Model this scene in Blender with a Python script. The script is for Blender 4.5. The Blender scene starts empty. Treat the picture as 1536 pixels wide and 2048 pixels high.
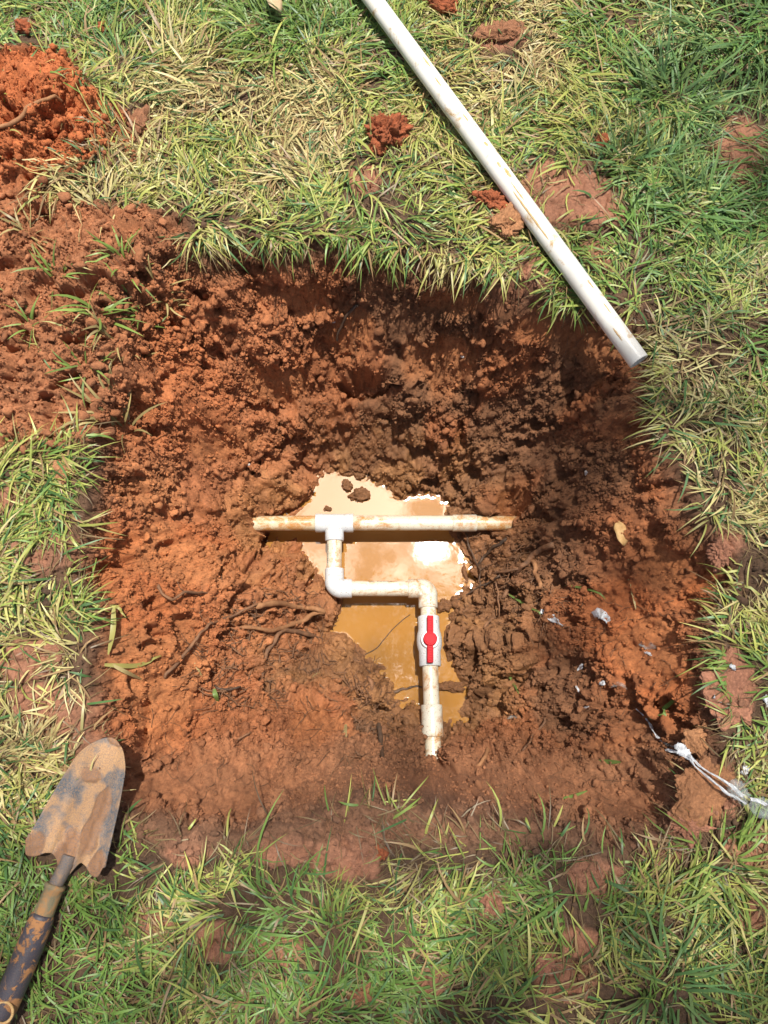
import bpy, math, random
import numpy as np

random.seed(11)
rng = np.random.default_rng(11)
scene = bpy.context.scene
col = scene.collection

# ------------------------------------------------------------------ camera
TILT = math.radians(13.0)      # looking down, tipped a little forward
FPX = 1540.0                   # focal length in pixels of the 1536 x 2048 frame
HC = 0.976                     # camera height over the lawn (m)
cam_d = bpy.data.cameras.new('camera')
cam_d.sensor_fit = 'VERTICAL'
cam_d.sensor_height = 36.0
cam_d.lens = 36.0 * FPX / 2048.0
cam_d.clip_start = 0.02
cam_d.clip_end = 500.0
cam = bpy.data.objects.new('camera', cam_d)
cam.location = (0, 0, HC)
cam.rotation_euler = (TILT, 0, 0)
col.objects.link(cam)
scene.camera = cam

# ------------------------------------------------------------------ light
SUN = np.array([0.060, 0.18, 0.982]); SUN /= np.linalg.norm(SUN)
world = bpy.data.worlds.new('World'); scene.world = world
world.use_nodes = True
wn = world.node_tree.nodes; wl = world.node_tree.links
sky = wn.new('ShaderNodeTexSky'); sky.sky_type = 'NISHITA'; sky.sun_disc = False
sky.sun_elevation = math.asin(SUN[2])
sky.sun_rotation = math.atan2(SUN[0], SUN[1])
sky.dust_density = 4.0
sky.air_density = 1.0
wtc = wn.new('ShaderNodeTexCoord')
wno = wn.new('ShaderNodeTexNoise'); wno.inputs['Scale'].default_value = 8.0; wno.inputs['Detail'].default_value = 7; wno.inputs['Roughness'].default_value = 0.62
wl.new(wtc.outputs['Generated'], wno.inputs['Vector'])
wra = wn.new('ShaderNodeValToRGB'); wra.color_ramp.elements[0].position = 0.45; wra.color_ramp.elements[1].position = 0.58
wl.new(wno.outputs['Fac'], wra.inputs[0])
wdt = wn.new('ShaderNodeVectorMath'); wdt.operation = 'DOT_PRODUCT'; wdt.inputs[1].default_value = tuple(SUN)
wl.new(wtc.outputs['Generated'], wdt.inputs[0])
wpw = wn.new('ShaderNodeMath'); wpw.operation = 'POWER'; wpw.inputs[1].default_value = 40.0       # clouds glow towards the sun
wmx = wn.new('ShaderNodeMath'); wmx.operation = 'MAXIMUM'; wmx.inputs[1].default_value = 0.0
wl.new(wdt.outputs['Value'], wmx.inputs[0]); wl.new(wmx.outputs[0], wpw.inputs[0])
wml = wn.new('ShaderNodeMath'); wml.operation = 'MULTIPLY_ADD'; wml.inputs[1].default_value = 4.0; wml.inputs[2].default_value = 1.3
wl.new(wpw.outputs[0], wml.inputs[0])
wcl = wn.new('ShaderNodeVectorMath'); wcl.operation = 'SCALE'; wcl.inputs[0].default_value = (0.97, 0.94, 1.0)
wl.new(wml.outputs[0], wcl.inputs['Scale'])
wmi = wn.new('ShaderNodeMix'); wmi.data_type = 'RGBA'
wl.new(wra.outputs[0], wmi.inputs[0]); wl.new(sky.outputs[0], wmi.inputs[6]); wl.new(wcl.outputs[0], wmi.inputs[7])
wl.new(wmi.outputs[2], wn['Background'].inputs[0])
wn['Background'].inputs[1].default_value = 0.15
sl = bpy.data.lights.new('sun', 'SUN'); sl.energy = 5.0; sl.angle = math.radians(0.55)
sl.color = (1.0, 0.965, 0.90)
so = bpy.data.objects.new('sun', sl)
so.rotation_euler = (-math.acos(SUN[2]) * 1.0, 0, -math.atan2(SUN[0], SUN[1]))
so.location = (1, 2, 8)
col.objects.link(so)
scene.view_settings.view_transform = 'Standard'
scene.view_settings.look = 'None'
scene.view_settings.exposure = 0.42
scene.view_settings.gamma = 1.0
scene.view_settings.use_curve_mapping = False
scene.cycles.max_bounces = 6
scene.cycles.use_denoising = True

# ------------------------------------------------------------------ geometry helpers
ST, CT = math.sin(TILT), math.cos(TILT)
def P(px, py, z=0.0):
    """point of the place at height z seen at pixel px, py of the photograph"""
    u = (px - 768.0) / FPX; v = (1024.0 - py) / FPX
    d = np.array([u, ST + v * CT, -CT + v * ST])
    k = (z - HC) / d[2]
    return np.array([0, 0, HC]) + d * k
def PX(x, y, z):
    """inverse of P, vectorised"""
    dz = z - HC
    f = y * ST - dz * CT
    up = y * CT + dz * ST
    return 768 + FPX * x / f, 1024 - FPX * up / f

def poly_world(pts, z): return np.array([P(a, b, z)[:2] for a, b in pts])

def in_poly(x, y, poly):
    c = np.zeros(x.shape, bool); n = len(poly)
    for i in range(n):
        x1, y1 = poly[i]; x2, y2 = poly[(i + 1) % n]
        if y1 == y2: continue
        t = ((y1 > y) != (y2 > y)) & (x < (x2 - x1) * (y - y1) / (y2 - y1) + x1)
        c ^= t
    return c

def poly_dist(x, y, poly):
    d = np.full(x.shape, 1e9); n = len(poly)
    for i in range(n):
        x1, y1 = poly[i]; x2, y2 = poly[(i + 1) % n]
        dx, dy = x2 - x1, y2 - y1
        t = np.clip(((x - x1) * dx + (y - y1) * dy) / (dx * dx + dy * dy + 1e-12), 0, 1)
        d = np.minimum(d, (x - x1 - t * dx) ** 2 + (y - y1 - t * dy) ** 2)
    return np.sqrt(d)

_tab = np.random.default_rng(5).random((256, 256))
def vnoise(x, y, s, ox=0.0, oy=0.0):
    X = x / s + ox + 500.0; Y = y / s + oy + 500.0
    i = np.floor(X).astype(int); j = np.floor(Y).astype(int)
    fx = X - i; fy = Y - j
    fx = fx * fx * fx * (fx * (fx * 6 - 15) + 10); fy = fy * fy * fy * (fy * (fy * 6 - 15) + 10)
    a = _tab[i & 255, j & 255]; b = _tab[(i + 1) & 255, j & 255]
    c = _tab[i & 255, (j + 1) & 255]; d = _tab[(i + 1) & 255, (j + 1) & 255]
    return (a + (b - a) * fx) * (1 - fy) + (c + (d - c) * fx) * fy
def fbm(x, y, s, o=4, ox=0.0):
    r = 0; a = 0.5; t = 0
    for k in range(o):
        r = r + a * vnoise(x, y, s / 2 ** k, ox + 17.3 * k, ox * 1.7 + 9.1 * k); t += a; a *= 0.5
    return r / t                                   # 0..1

_h1 = np.random.default_rng(21).random((256, 256, 5))
def domes(x, y, c, prob=0.7, seed=0):
    """rounded lumps of cell size c: height 0..~0.6 c"""
    wx = x + 0.35 * c * (vnoise(x, y, c * 0.8, 3 + seed) - 0.5) * 2
    wy = y + 0.35 * c * (vnoise(x, y, c * 0.8, 43 + seed) - 0.5) * 2
    X = wx / c + 400 + seed * 7.7; Y = wy / c + 400 + seed * 3.1
    i = np.floor(X).astype(int); j = np.floor(Y).astype(int)
    best = np.zeros(x.shape)
    for di in (-1, 0, 1):
        for dj in (-1, 0, 1):
            a = (i + di) & 255; b = (j + dj) & 255
            h = _h1[a, b]
            cx = i + di + 0.15 + 0.7 * h[..., 0]; cy = j + dj + 0.15 + 0.7 * h[..., 1]
            r = 0.38 + 0.42 * h[..., 2]
            q = r * r - (X - cx) ** 2 - (Y - cy) ** 2
            v = np.where((q > 0) & (h[..., 3] < prob), np.sqrt(np.maximum(q, 0)) * (0.5 + 0.5 * h[..., 4]), 0)
            best = np.maximum(best, v)
    return best * c

_h3 = np.random.default_rng(33).random((64, 64, 64, 5)).astype(np.float32)
def domes3(x, y, zz, c, prob=0.8, seed=0, mask=None):
    """rounded lumps of size c in space, so that walls carry round lumps as well"""
    out = np.zeros(x.shape)
    if mask is None: mask = np.ones(x.shape, bool)
    x_, y_, z_ = x[mask], y[mask], zz[mask]
    w = 0.30 * c
    X_ = (x_ + w * 2 * (vnoise(x_, y_ + z_, c * 0.7, 3 + seed) - 0.5)) / c + 300 + 7.7 * seed
    Y_ = (y_ + w * 2 * (vnoise(x_ - z_, y_, c * 0.7, 43 + seed) - 0.5)) / c + 300 + 3.1 * seed
    Z_ = (z_ + w * 2 * (vnoise(x_, y_ - z_, c * 0.7, 83 + seed) - 0.5)) / c + 300
    i, j, k = (np.floor(q).astype(int) for q in (X_, Y_, Z_))
    best = np.zeros(x_.shape)
    for di in (-1, 0, 1):
        for dj in (-1, 0, 1):
            for dk in (-1, 0, 1):
                h_ = _h3[(i + di) & 63, (j + dj) & 63, (k + dk) & 63]
                r = 0.42 + 0.42 * h_[:, 3]
                q = r * r - (X_ - i - di - 0.1 - 0.8 * h_[:, 0]) ** 2 - (Y_ - j - dj - 0.1 - 0.8 * h_[:, 1]) ** 2 - (Z_ - k - dk - 0.1 - 0.8 * h_[:, 2]) ** 2
                best = np.maximum(best, np.where((q > 0) & (h_[:, 4] < prob), np.sqrt(np.maximum(q, 0)), 0))
    out[mask] = best * c
    return out
_t3 = np.random.default_rng(8).random((64, 64, 64))
def vnoise3(p, f, o=0.0):
    q = p * f + 100.0 + o; i = np.floor(q).astype(int); t = q - i; t = t * t * (3 - 2 * t); r = 0
    for a in (0, 1):
        for b in (0, 1):
            for c in (0, 1):
                w = (t[:, 0] if a else 1 - t[:, 0]) * (t[:, 1] if b else 1 - t[:, 1]) * (t[:, 2] if c else 1 - t[:, 2])
                r = r + w * _t3[(i[:, 0] + a) & 63, (i[:, 1] + b) & 63, (i[:, 2] + c) & 63]
    return r

def sstep(a, b, x):
    t = np.clip((x - a) / (b - a), 0, 1); return t * t * (3 - 2 * t)

def new_mesh(name, verts, faces, smooth=True, colors=None, attrs=None):
    """verts (n,3); faces = array (m,k) or list of arrays"""
    me = bpy.data.meshes.new(name)
    verts = np.asarray(verts, np.float32)
    if not isinstance(faces, (list, tuple)): faces = [faces]
    faces = [np.asarray(f, np.int32) for f in faces if len(f)]
    nl = sum(f.size for f in faces); nf = sum(len(f) for f in faces)
    me.vertices.add(len(verts)); me.vertices.foreach_set('co', verts.ravel())
    me.loops.add(nl); me.polygons.add(nf)
    me.loops.foreach_set('vertex_index', np.concatenate([f.ravel() for f in faces]))
    cnt = np.concatenate([np.full(len(f), f.shape[1], np.int32) for f in faces])
    st = np.concatenate([[0], np.cumsum(cnt)[:-1]]).astype(np.int32)
    me.polygons.foreach_set('loop_start', st)
    me.update(calc_edges=True); me.validate()
    me.polygons.foreach_set('use_smooth', np.full(len(me.polygons), smooth, bool))
    if colors is not None:
        a = me.color_attributes.new('Col', 'FLOAT_COLOR', 'POINT')
        c4 = np.ones((len(verts), 4), np.float32); c4[:, :3] = colors
        a.data.foreach_set('color', c4.ravel())
    for k, v in (attrs or {}).items():
        a = me.attributes.new(k, 'FLOAT', 'POINT'); a.data.foreach_set('value', np.asarray(v, np.float32))
    return me

def tag(o, label=None, cat=None, group=None, kind=None):
    if label: o['label'] = label
    if cat: o['category'] = cat
    if group: o['group'] = group
    if kind: o['kind'] = kind
    return o
def empty(name, loc):
    o = bpy.data.objects.new(name, None); o.location = tuple(loc); o.empty_display_size = 0.02
    col.objects.link(o); return o
def world_loc(o):
    p = np.zeros(3)
    while o is not None:
        p = p + np.array(o.location); o = o.parent
    return p
def obj(name, verts, faces, mat, parent=None, origin=None, smooth=True, colors=None, attrs=None):
    """one mesh object; verts in world space, stored relative to its origin (or to its parent's)"""
    verts = np.asarray(verts, float)
    base = world_loc(parent) if parent is not None else (np.zeros(3) if origin is None else np.asarray(origin, float))
    me = new_mesh(name, verts - base, faces, smooth, colors, attrs)
    me.materials.append(mat)
    o = bpy.data.objects.new(name, me)
    if parent is not None: o.parent = parent
    else: o.location = tuple(base)
    col.objects.link(o); return o

class MB:
    """collects vertices and quads / triangles of one mesh"""
    def __init__(s): s.v = []; s.q = []; s.t = []; s.n = 0
    def add(s, v, q=(), t=()):
        v = np.asarray(v, float)
        if len(q): s.q.append(np.asarray(q) + s.n)
        if len(t): s.t.append(np.asarray(t) + s.n)
        s.v.append(v); s.n += len(v)
    def tube(s, path, rad, seg=20, cap0=True, cap1=True):
        path = np.asarray(path, float); n = len(path)
        rad = np.broadcast_to(np.asarray(rad, float), (n,))
        tan = np.gradient(path, axis=0)
        for i in range(n):
            l = np.linalg.norm(tan[i])
            tan[i] = tan[i] / l if l > 1e-9 else (tan[i - 1] if i else path[-1] - path[0])
        up = np.array([0, 0, 1.0]) if abs(tan[0][2]) < 0.9 else np.array([0, 1.0, 0])
        a = np.cross(tan[0], up); a /= np.linalg.norm(a)
        ang = np.linspace(0, 2 * np.pi, seg, endpoint=False)
        V = []
        for i in range(n):
            a = a - tan[i] * np.dot(a, tan[i]); a /= np.linalg.norm(a)
            b = np.cross(tan[i], a)
            V.append(path[i] + rad[i] * (np.cos(ang)[:, None] * a + np.sin(ang)[:, None] * b))
        V = np.concatenate(V)
        i = np.arange(n - 1)[:, None] * seg; j = np.arange(seg)[None]; k = (np.arange(seg) + 1)[None] % seg
        q = np.stack([i + j, i + seg + j, i + seg + k, i + k], -1).reshape(-1, 4)
        s.add(V, q)
        if cap0: s.add(np.vstack([V[:seg], path[0][None]]), t=[(m, (m + 1) % seg, seg) for m in range(seg)])
        if cap1: s.add(np.vstack([V[-seg:], path[-1][None]]), t=[((m + 1) % seg, m, seg) for m in range(seg)])
    def faces(s):
        f = []
        if s.q: f.append(np.concatenate(s.q))
        if s.t: f.append(np.concatenate(s.t))
        return f
    def verts(s): return np.concatenate(s.v)
    def build(s, name, mat, parent=None, origin=None, smooth=True):
        return obj(name, s.verts(), s.faces(), mat, parent, origin, smooth)

def smooth_path(pts, per=6):
    """Catmull-Rom through the points"""
    p = np.asarray(pts, float)
    p = np.vstack([2 * p[0] - p[1], p, 2 * p[-1] - p[-2]]); out = []
    for i in range(1, len(p) - 2):
        for t in np.linspace(0, 1, per, endpoint=False):
            a, b, c, d = p[i - 1], p[i], p[i + 1], p[i + 2]
            out.append(0.5 * ((2 * b) + (-a + c) * t + (2 * a - 5 * b + 4 * c - d) * t * t + (-a + 3 * b - 3 * c + d) * t ** 3))
    out.append(p[-2]); return np.array(out)

# ------------------------------------------------------------------ material helpers
def mat_new(name):
    m = bpy.data.materials.new(name); m.use_nodes = True
    nt = m.node_tree
    return m, nt, nt.nodes['Principled BSDF'], nt.nodes['Material Output']
def N(nt, t, **kw):
    n = nt.nodes.new(t)
    for k, v in kw.items(): setattr(n, k, v)
    return n
def noise(nt, scale, detail=4, rough=0.6, vec=None, dist=0.0):
    n = N(nt, 'ShaderNodeTexNoise'); n.inputs['Scale'].default_value = scale
    n.inputs['Detail'].default_value = detail; n.inputs['Roughness'].default_value = rough
    n.inputs['Distortion'].default_value = dist
    if vec is not None: nt.links.new(vec, n.inputs['Vector'])
    return n.outputs['Fac']
def ramp(nt, fac, stops):
    r = N(nt, 'ShaderNodeValToRGB'); e = r.color_ramp.elements
    while len(e) < len(stops): e.new(0.5)
    for k, (p, c) in enumerate(stops):
        e[k].position = p; e[k].color = (c, c, c, 1) if isinstance(c, (int, float)) else (*c, 1)
    nt.links.new(fac, r.inputs[0]); return r.outputs[0]
def mix(nt, fac, a, b, mode='MIX'):
    m = N(nt, 'ShaderNodeMix', data_type='RGBA', blend_type=mode)
    for s, v in ((m.inputs[0], fac), (m.inputs[6], a), (m.inputs[7], b)):
        if hasattr(v, 'is_linked') or isinstance(v, bpy.types.NodeSocket): nt.links.new(v, s)
        elif isinstance(v, (int, float)): s.default_value = v
        else: s.default_value = (*v, 1)
    return m.outputs[2]
def math_n(nt, op, a, b=None):
    m = N(nt, 'ShaderNodeMath', operation=op)
    for s, v in zip(m.inputs, (a, b)):
        if v is None: continue
        if isinstance(v, bpy.types.NodeSocket): nt.links.new(v, s)
        else: s.default_value = v
    return m.outputs[0]
def bump(nt, h, strength, dist, normal=None):
    b = N(nt, 'ShaderNodeBump'); b.inputs['Strength'].default_value = strength; b.inputs['Distance'].default_value = dist
    nt.links.new(h, b.inputs['Height'])
    if normal is not None: nt.links.new(normal, b.inputs['Normal'])
    return b.outputs[0]
def objco(nt): return N(nt, 'ShaderNodeTexCoord').outputs['Object']

# soil: colour and wetness come with the mesh, grain and relief from noise
M_soil, nt, bs, _ = mat_new('clay_soil')
v = objco(nt)
at = N(nt, 'ShaderNodeAttribute', attribute_name='Col')
wt = N(nt, 'ShaderNodeAttribute', attribute_name='wet')
g1 = noise(nt, 260, 5, 0.7, v); g2 = noise(nt, 60, 4, 0.6, v); g3 = noise(nt, 900, 3, 0.6, v)
c = mix(nt, 1.0, at.outputs['Color'], ramp(nt, g1, [(0.25, 0.60), (0.75, 1.36)]), 'MULTIPLY')
c = mix(nt, 1.0, c, ramp(nt, g2, [(0.3, (0.86, 0.84, 0.82)), (0.7, (1.12, 1.10, 1.08))]), 'MULTIPLY')
nt.links.new(c, bs.inputs['Base Color'])
rg = math_n(nt, 'MULTIPLY_ADD', wt.outputs['Fac'], -0.52)
nt.nodes[-1].inputs[2].default_value = 0.92
rg = math_n(nt, 'ADD', rg, math_n(nt, 'MULTIPLY', g1, 0.12))
nt.links.new(rg, bs.inputs['Roughness'])
bs.inputs['Specular IOR Level'].default_value = 0.4
g4 = noise(nt, 620, 6, 0.75, v, 0.3)
nb = bump(nt, g1, 0.8, 0.0026); nb = bump(nt, g4, 0.9, 0.0024, nb)
nt.links.new(nb, bs.inputs['Normal'])

# grass: per-blade colours
M_grass, nt, bs, out = mat_new('grass_blades')
at = N(nt, 'ShaderNodeAttribute', attribute_name='Col')
nt.links.new(at.outputs['Color'], bs.inputs['Base Color'])
bs.inputs['Roughness'].default_value = 0.45; bs.inputs['Specular IOR Level'].default_value = 0.45
tr = N(nt, 'ShaderNodeBsdfTranslucent'); nt.links.new(at.outputs['Color'], tr.inputs[0])
ms = N(nt, 'ShaderNodeMixShader'); ms.inputs[0].default_value = 0.28
nt.links.new(bs.outputs[0], ms.inputs[1]); nt.links.new(tr.outputs[0], ms.inputs[2]); nt.links.new(ms.outputs[0], out.inputs[0])

# muddy water
M_water, nt, bs, _ = mat_new('muddy_water')
v = objco(nt)
nt.links.new(mix(nt, noise(nt, 9, 3, 0.5, v), (0.298, 0.136, 0.030), (0.35, 0.170, 0.045)), bs.inputs['Base Color'])
bs.inputs['Roughness'].default_value = 0.02; bs.inputs['IOR'].default_value = 1.6; bs.inputs['Coat Weight'].default_value = 1.0; bs.inputs['Coat Roughness'].default_value = 0.02; bs.inputs['Coat IOR'].default_value = 1.5
nt.links.new(bump(nt, noise(nt, 34, 3, 0.5, v), 0.04, 0.004), bs.inputs['Normal'])

def pvc(name, base, stain_lo, stain_hi, specks=True, scale=38, stain=(0.42, 0.20, 0.06)):
    m, nt, bs, _ = mat_new(name)
    v = objco(nt)
    s = ramp(nt, noise(nt, scale, 6, 0.7, v, 0.6), [(stain_lo, 0.0), (stain_hi, 1.0)])
    fine = ramp(nt, noise(nt, 420, 3, 0.7, v), [(0.36, 0.35), (0.56, 1.0)])
    s = math_n(nt, 'MULTIPLY', s, fine)
    c = mix(nt, s, base, stain)
    c = mix(nt, 1.0, c, ramp(nt, noise(nt, 22, 2, 0.5, v), [(0.3, (0.93, 0.90, 0.84)), (0.7, (1.0, 1.0, 1.0))]), 'MULTIPLY')
    if specks:
        k = ramp(nt, noise(nt, 520, 2, 0.5, v), [(0.62, 0.0), (0.68, 0.8)])
        c = mix(nt, k, c, (0.22, 0.13, 0.06))
    nt.links.new(c, bs.inputs['Base Color'])
    bs.inputs['Roughness'].default_value = 0.38; bs.inputs['Specular IOR Level'].default_value = 0.5
    nt.links.new(bump(nt, noise(nt, 300, 3, 0.6, v), 0.12, 0.0008), bs.inputs['Normal'])
    return m
M_pipe_old = pvc('aged_cream_pvc', (0.62, 0.57, 0.455), 0.48, 0.62)
M_pipe_rust = pvc('mud_streaked_pvc', (0.56, 0.48, 0.33), 0.43, 0.54, stain=(0.43, 0.18, 0.036))
M_fit = pvc('white_pvc_fitting', (0.565, 0.585, 0.60), 0.60, 0.78)
M_fit_old = pvc('stained_white_pvc_fitting', (0.60, 0.57, 0.48), 0.47, 0.62)
M_pipe_new = pvc('bright_white_pvc', (0.70, 0.685, 0.625), 0.555, 0.66, specks=False, scale=26, stain=(0.44, 0.27, 0.10))

def plain(name, color, rough=0.5, spec=0.5, var=None, vs=60, bs_amt=0.0):
    m, nt, bs, _ = mat_new(name); v = objco(nt)
    if var is not None: nt.links.new(mix(nt, ramp(nt, noise(nt, vs, 5, 0.65, v), [(0.35, 0.0), (0.65, 1.0)]), color, var), bs.inputs['Base Color'])
    else: bs.inputs['Base Color'].default_value = (*color, 1)
    bs.inputs['Roughness'].default_value = rough; bs.inputs['Specular IOR Level'].default_value = spec
    if bs_amt: nt.links.new(bump(nt, noise(nt, vs * 5, 4, 0.65, v), bs_amt, 0.001), bs.inputs['Normal'])
    return m
M_red = plain('red_plastic', (0.47, 0.004, 0.012), 0.6, 0.25, (0.40, 0.004, 0.012), 90)
M_print = plain('black_print', (0.03, 0.03, 0.03), 0.6)
M_root = plain('root_bark', (0.115, 0.062, 0.036), 0.75, 0.3, (0.24, 0.115, 0.055), 70, 0.8)
M_root_dark = plain('dark_wet_root', (0.045, 0.032, 0.024), 0.6, 0.4, (0.12, 0.065, 0.035), 80, 0.8)
M_root_pale = plain('pale_muddy_root', (0.33, 0.16, 0.07), 0.8, 0.3, (0.22, 0.10, 0.045), 70, 0.8)
M_leaf_dry = plain('dry_leaf', (0.46, 0.30, 0.13), 0.7, 0.3, (0.34, 0.19, 0.07), 90, 0.4)
M_leaf_pale = plain('pale_dry_leaf', (0.50, 0.39, 0.24), 0.75, 0.3, (0.36, 0.25, 0.13), 90, 0.4)
M_stone = plain('pale_stone', (0.55, 0.50, 0.45), 0.5, 0.4, (0.4, 0.36, 0.33), 200, 0.4)
M_bark = plain('tree_bark', (0.11, 0.085, 0.06), 0.9, 0.2, (0.06, 0.045, 0.03), 12, 0.8)
M_crown, nt, bs, out = mat_new('tree_leaves')
bs.inputs['Base Color'].default_value = (0.055, 0.105, 0.025, 1); bs.inputs['Roughness'].default_value = 0.5
tr = N(nt, 'ShaderNodeBsdfTranslucent'); tr.inputs[0].default_value = (0.11, 0.19, 0.03, 1)
ms = N(nt, 'ShaderNodeMixShader'); ms.inputs[0].default_value = 0.4
nt.links.new(bs.outputs[0], ms.inputs[1]); nt.links.new(tr.outputs[0], ms.inputs[2]); nt.links.new(ms.outputs[0], out.inputs[0])

def film(name, color, alpha):
    m, nt, bs, out = mat_new(name); v = objco(nt)
    bs.inputs['Base Color'].default_value = (*color, 1); bs.inputs['Roughness'].default_value = 0.45
    t = N(nt, 'ShaderNodeBsdfTransparent'); ms = N(nt, 'ShaderNodeMixShader')
    f = ramp(nt, noise(nt, 120, 4, 0.6, v), [(0.35, alpha * 0.55), (0.6, min(1, alpha * 1.35))])
    nt.links.new(f, ms.inputs[0]); nt.links.new(t.outputs[0], ms.inputs[1]); nt.links.new(bs.outputs[0], ms.inputs[2])
    nt.links.new(ms.outputs[0], out.inputs[0])
    nt.links.new(bump(nt, noise(nt, 160, 3, 0.6, v), 0.5, 0.002), bs.inputs['Normal'])
    return m
M_film = film('white_plastic_film', (0.58, 0.59, 0.60), 0.75)
M_film_clear = film('clear_plastic_film', (0.45, 0.50, 0.48), 0.15)

# trowel
def muddy(name, base, mud, lo, hi, rough, scale, metal=0.0, speck=0.62):
    m, nt, bs, _ = mat_new(name); v = objco(nt)
    a = ramp(nt, noise(nt, scale, 6, 0.7, v, 0.8), [(lo, 0.0), (hi, 1.0)])
    f = ramp(nt, noise(nt, 700, 3, 0.75, v), [(0.35, 0.0), (0.65, 1.0)])
    a2 = math_n(nt, 'MAXIMUM', math_n(nt, 'MULTIPLY', a, 0.92), math_n(nt, 'MULTIPLY', f, speck))
    md = mix(nt, noise(nt, 45, 4, 0.6, v), mud, tuple(x * 0.5 for x in mud))
    nt.links.new(mix(nt, a2, base, md), bs.inputs['Base Color'])
    r = N(nt, 'ShaderNodeMapRange'); r.inputs[3].default_value = rough; r.inputs[4].default_value = 0.9
    nt.links.new(a2, r.inputs[0]); nt.links.new(r.outputs[0], bs.inputs['Roughness'])
    bs.inputs['Metallic'].default_value = metal
    nt.links.new(bump(nt, a2, 0.5, 0.0012, bump(nt, noise(nt, 500, 3, 0.6, v), 0.3, 0.0006)), bs.inputs['Normal'])
    return m
M_steel = muddy('muddy_steel', (0.060, 0.076, 0.092), (0.40, 0.225, 0.10), 0.45, 0.62, 0.5, 30)
M_grip = muddy('muddy_navy_grip', (0.030, 0.034, 0.048), (0.42, 0.19, 0.065), 0.505, 0.56, 0.45, 48, speck=0.15)
M_ferrule = muddy('muddy_green_ferrule', (0.10, 0.13, 0.085), (0.44, 0.22, 0.08), 0.40, 0.56, 0.5, 40)
M_mud = plain('drying_mud', (0.33, 0.15, 0.065), 0.85, 0.3, (0.22, 0.10, 0.045), 60, 0.9)

# ------------------------------------------------------------------ the ground with the hole
ZW = -0.420                                              # water level
RIM = poly_world([(a - (58 if a < 500 else 0) + (48 if a > 1100 else 0), b - (48 if b < 800 else 0) + (48 if b > 1500 else 0)) for a, b in [(430, 566), (520, 528), (620, 534), (720, 560), (830, 566), (930, 552), (1010, 566), (1100, 600), (1190, 660),
                  (1265, 745), (1310, 830), (1345, 905), (1368, 1000), (1385, 1100), (1395, 1200), (1388, 1300), (1368, 1390),
                  (1345, 1460), (1320, 1545), (1270, 1605), (1180, 1625), (1050, 1612), (900, 1606), (750, 1596), (600, 1612),
                  (500, 1606), (400, 1598), (300, 1598), (256, 1560), (252, 1480), (238, 1400), (222, 1330), (212, 1250),
                  (196, 1150), (190, 1050), (200, 960), (235, 880), (290, 800), (305, 700), (340, 620)]], 0.0)
POOL = poly_world([(600, 995), (622, 960), (660, 945), (705, 940), (745, 958), (790, 988), (830, 980), (885, 985), (905, 1012), (915, 1060),
                   (938, 1090), (942, 1170), (925, 1200), (930, 1235), (908, 1270), (914, 1310), (934, 1345), (952, 1375), (952, 1405), (930, 1432),
                   (895, 1440), (862, 1430), (835, 1400), (800, 1402), (772, 1420), (782, 1385), (768, 1362), (752, 1330), (715, 1306),
                   (684, 1286), (640, 1285), (632, 1262), (652, 1232), (668, 1205), (640, 1190), (628, 1160), (604, 1130), (588, 1092), (545, 1078),
                   (560, 1040)], ZW)
HEAPS = [poly_world(p, 0.02) for p in (
    [(-200, 85), (0, 95), (70, 95), (145, 112), (175, 175), (225, 230), (240, 310), (190, 360), (120, 390), (110, 430), (-200, 440)],
    [(-200, 410), (60, 385), (100, 410), (190, 405), (280, 415), (375, 440), (385, 530), (352, 590), (372, 640), (420, 600), (520, 600), (520, 860), (330, 900), (250, 885), (150, 880), (60, 880), (-200, 880)],
    [(230, 230), (290, 225), (305, 290), (250, 330), (210, 310)])]
PATCH = [(1130, 405, 128, 72), (1010, 75, 62, 38), (95, 1108, 95, 52), (20, 1010, 50, 40), (300, 1852, 52, 40), (700, 1720, 70, 46), (745, 1668, 30, 16),
         (1456, 1375, 52, 72), (1405, 1570, 82, 78), (1400, 1490, 44, 40), (1290, 1665, 85, 55), (1492, 300, 70, 66), (120, 1420, 110, 60), (200, 1500, 90, 80),
         (560, 1700, 60, 30), (1130, 1960, 60, 42), (1160, 1880, 44, 32), (980, 1800, 34, 34), (540, 1895, 60, 34), (430, 1880, 46, 40),
         (1300, 740, 40, 30), (1520, 1690, 60, 50), (1510, 1830, 40, 30), (60, 1320, 70, 40), (1440, 1100, 60, 44), (730, 365, 40, 36), (1000, 430, 50, 54),
         (1060, 560, 90, 56), (860, 1960, 44, 40), (1190, 1750, 60, 40), (380, 1700, 60, 40), (900, 10, 90, 20), (60, 60, 36, 18), (1190, 520, 60, 40)]
PATCH_W = []
for (a, b, ra, rb) in PATCH:
    c0 = P(a, b); PATCH_W.append((c0[0], c0[1], abs(P(a + ra, b)[0] - c0[0]), abs(P(a, b - rb)[1] - c0[1])))

def axis_lines(knots, far):
    """grid lines: knots = [(from, step), ..., (end, None)], growing geometrically beyond both ends"""
    mid = np.concatenate([np.arange(k0, k1 - s0 * 0.3, s0) for (k0, s0), (k1, _) in zip(knots[:-1], knots[1:])] + [[knots[-1][0]]])
    g = [];  d = 0.004
    while not g or g[-1] < far: g.append((g[-1] if g else 0) + d); d *= 1.38
    g = np.array(g)
    return np.concatenate([(mid[0] - g)[::-1], mid, mid[-1] + g])
GX = axis_lines([(-0.62, 0.0026), (-0.45, 0.0018), (0.46, 0.0032), (0.62, None)], 40.0)
GY = axis_lines([(-0.39, 0.0032), (-0.21, 0.0019), (0.38, 0.0014), (0.64, 0.0030), (1.06, None)], 40.0)
X, Y = np.meshgrid(GX, GY)
inr = in_poly(X, Y, RIM); inp = in_poly(X, Y, POOL)
jig = (fbm(X, Y, 0.20, 4, 2.0) - 0.5) * 0.13
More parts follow.
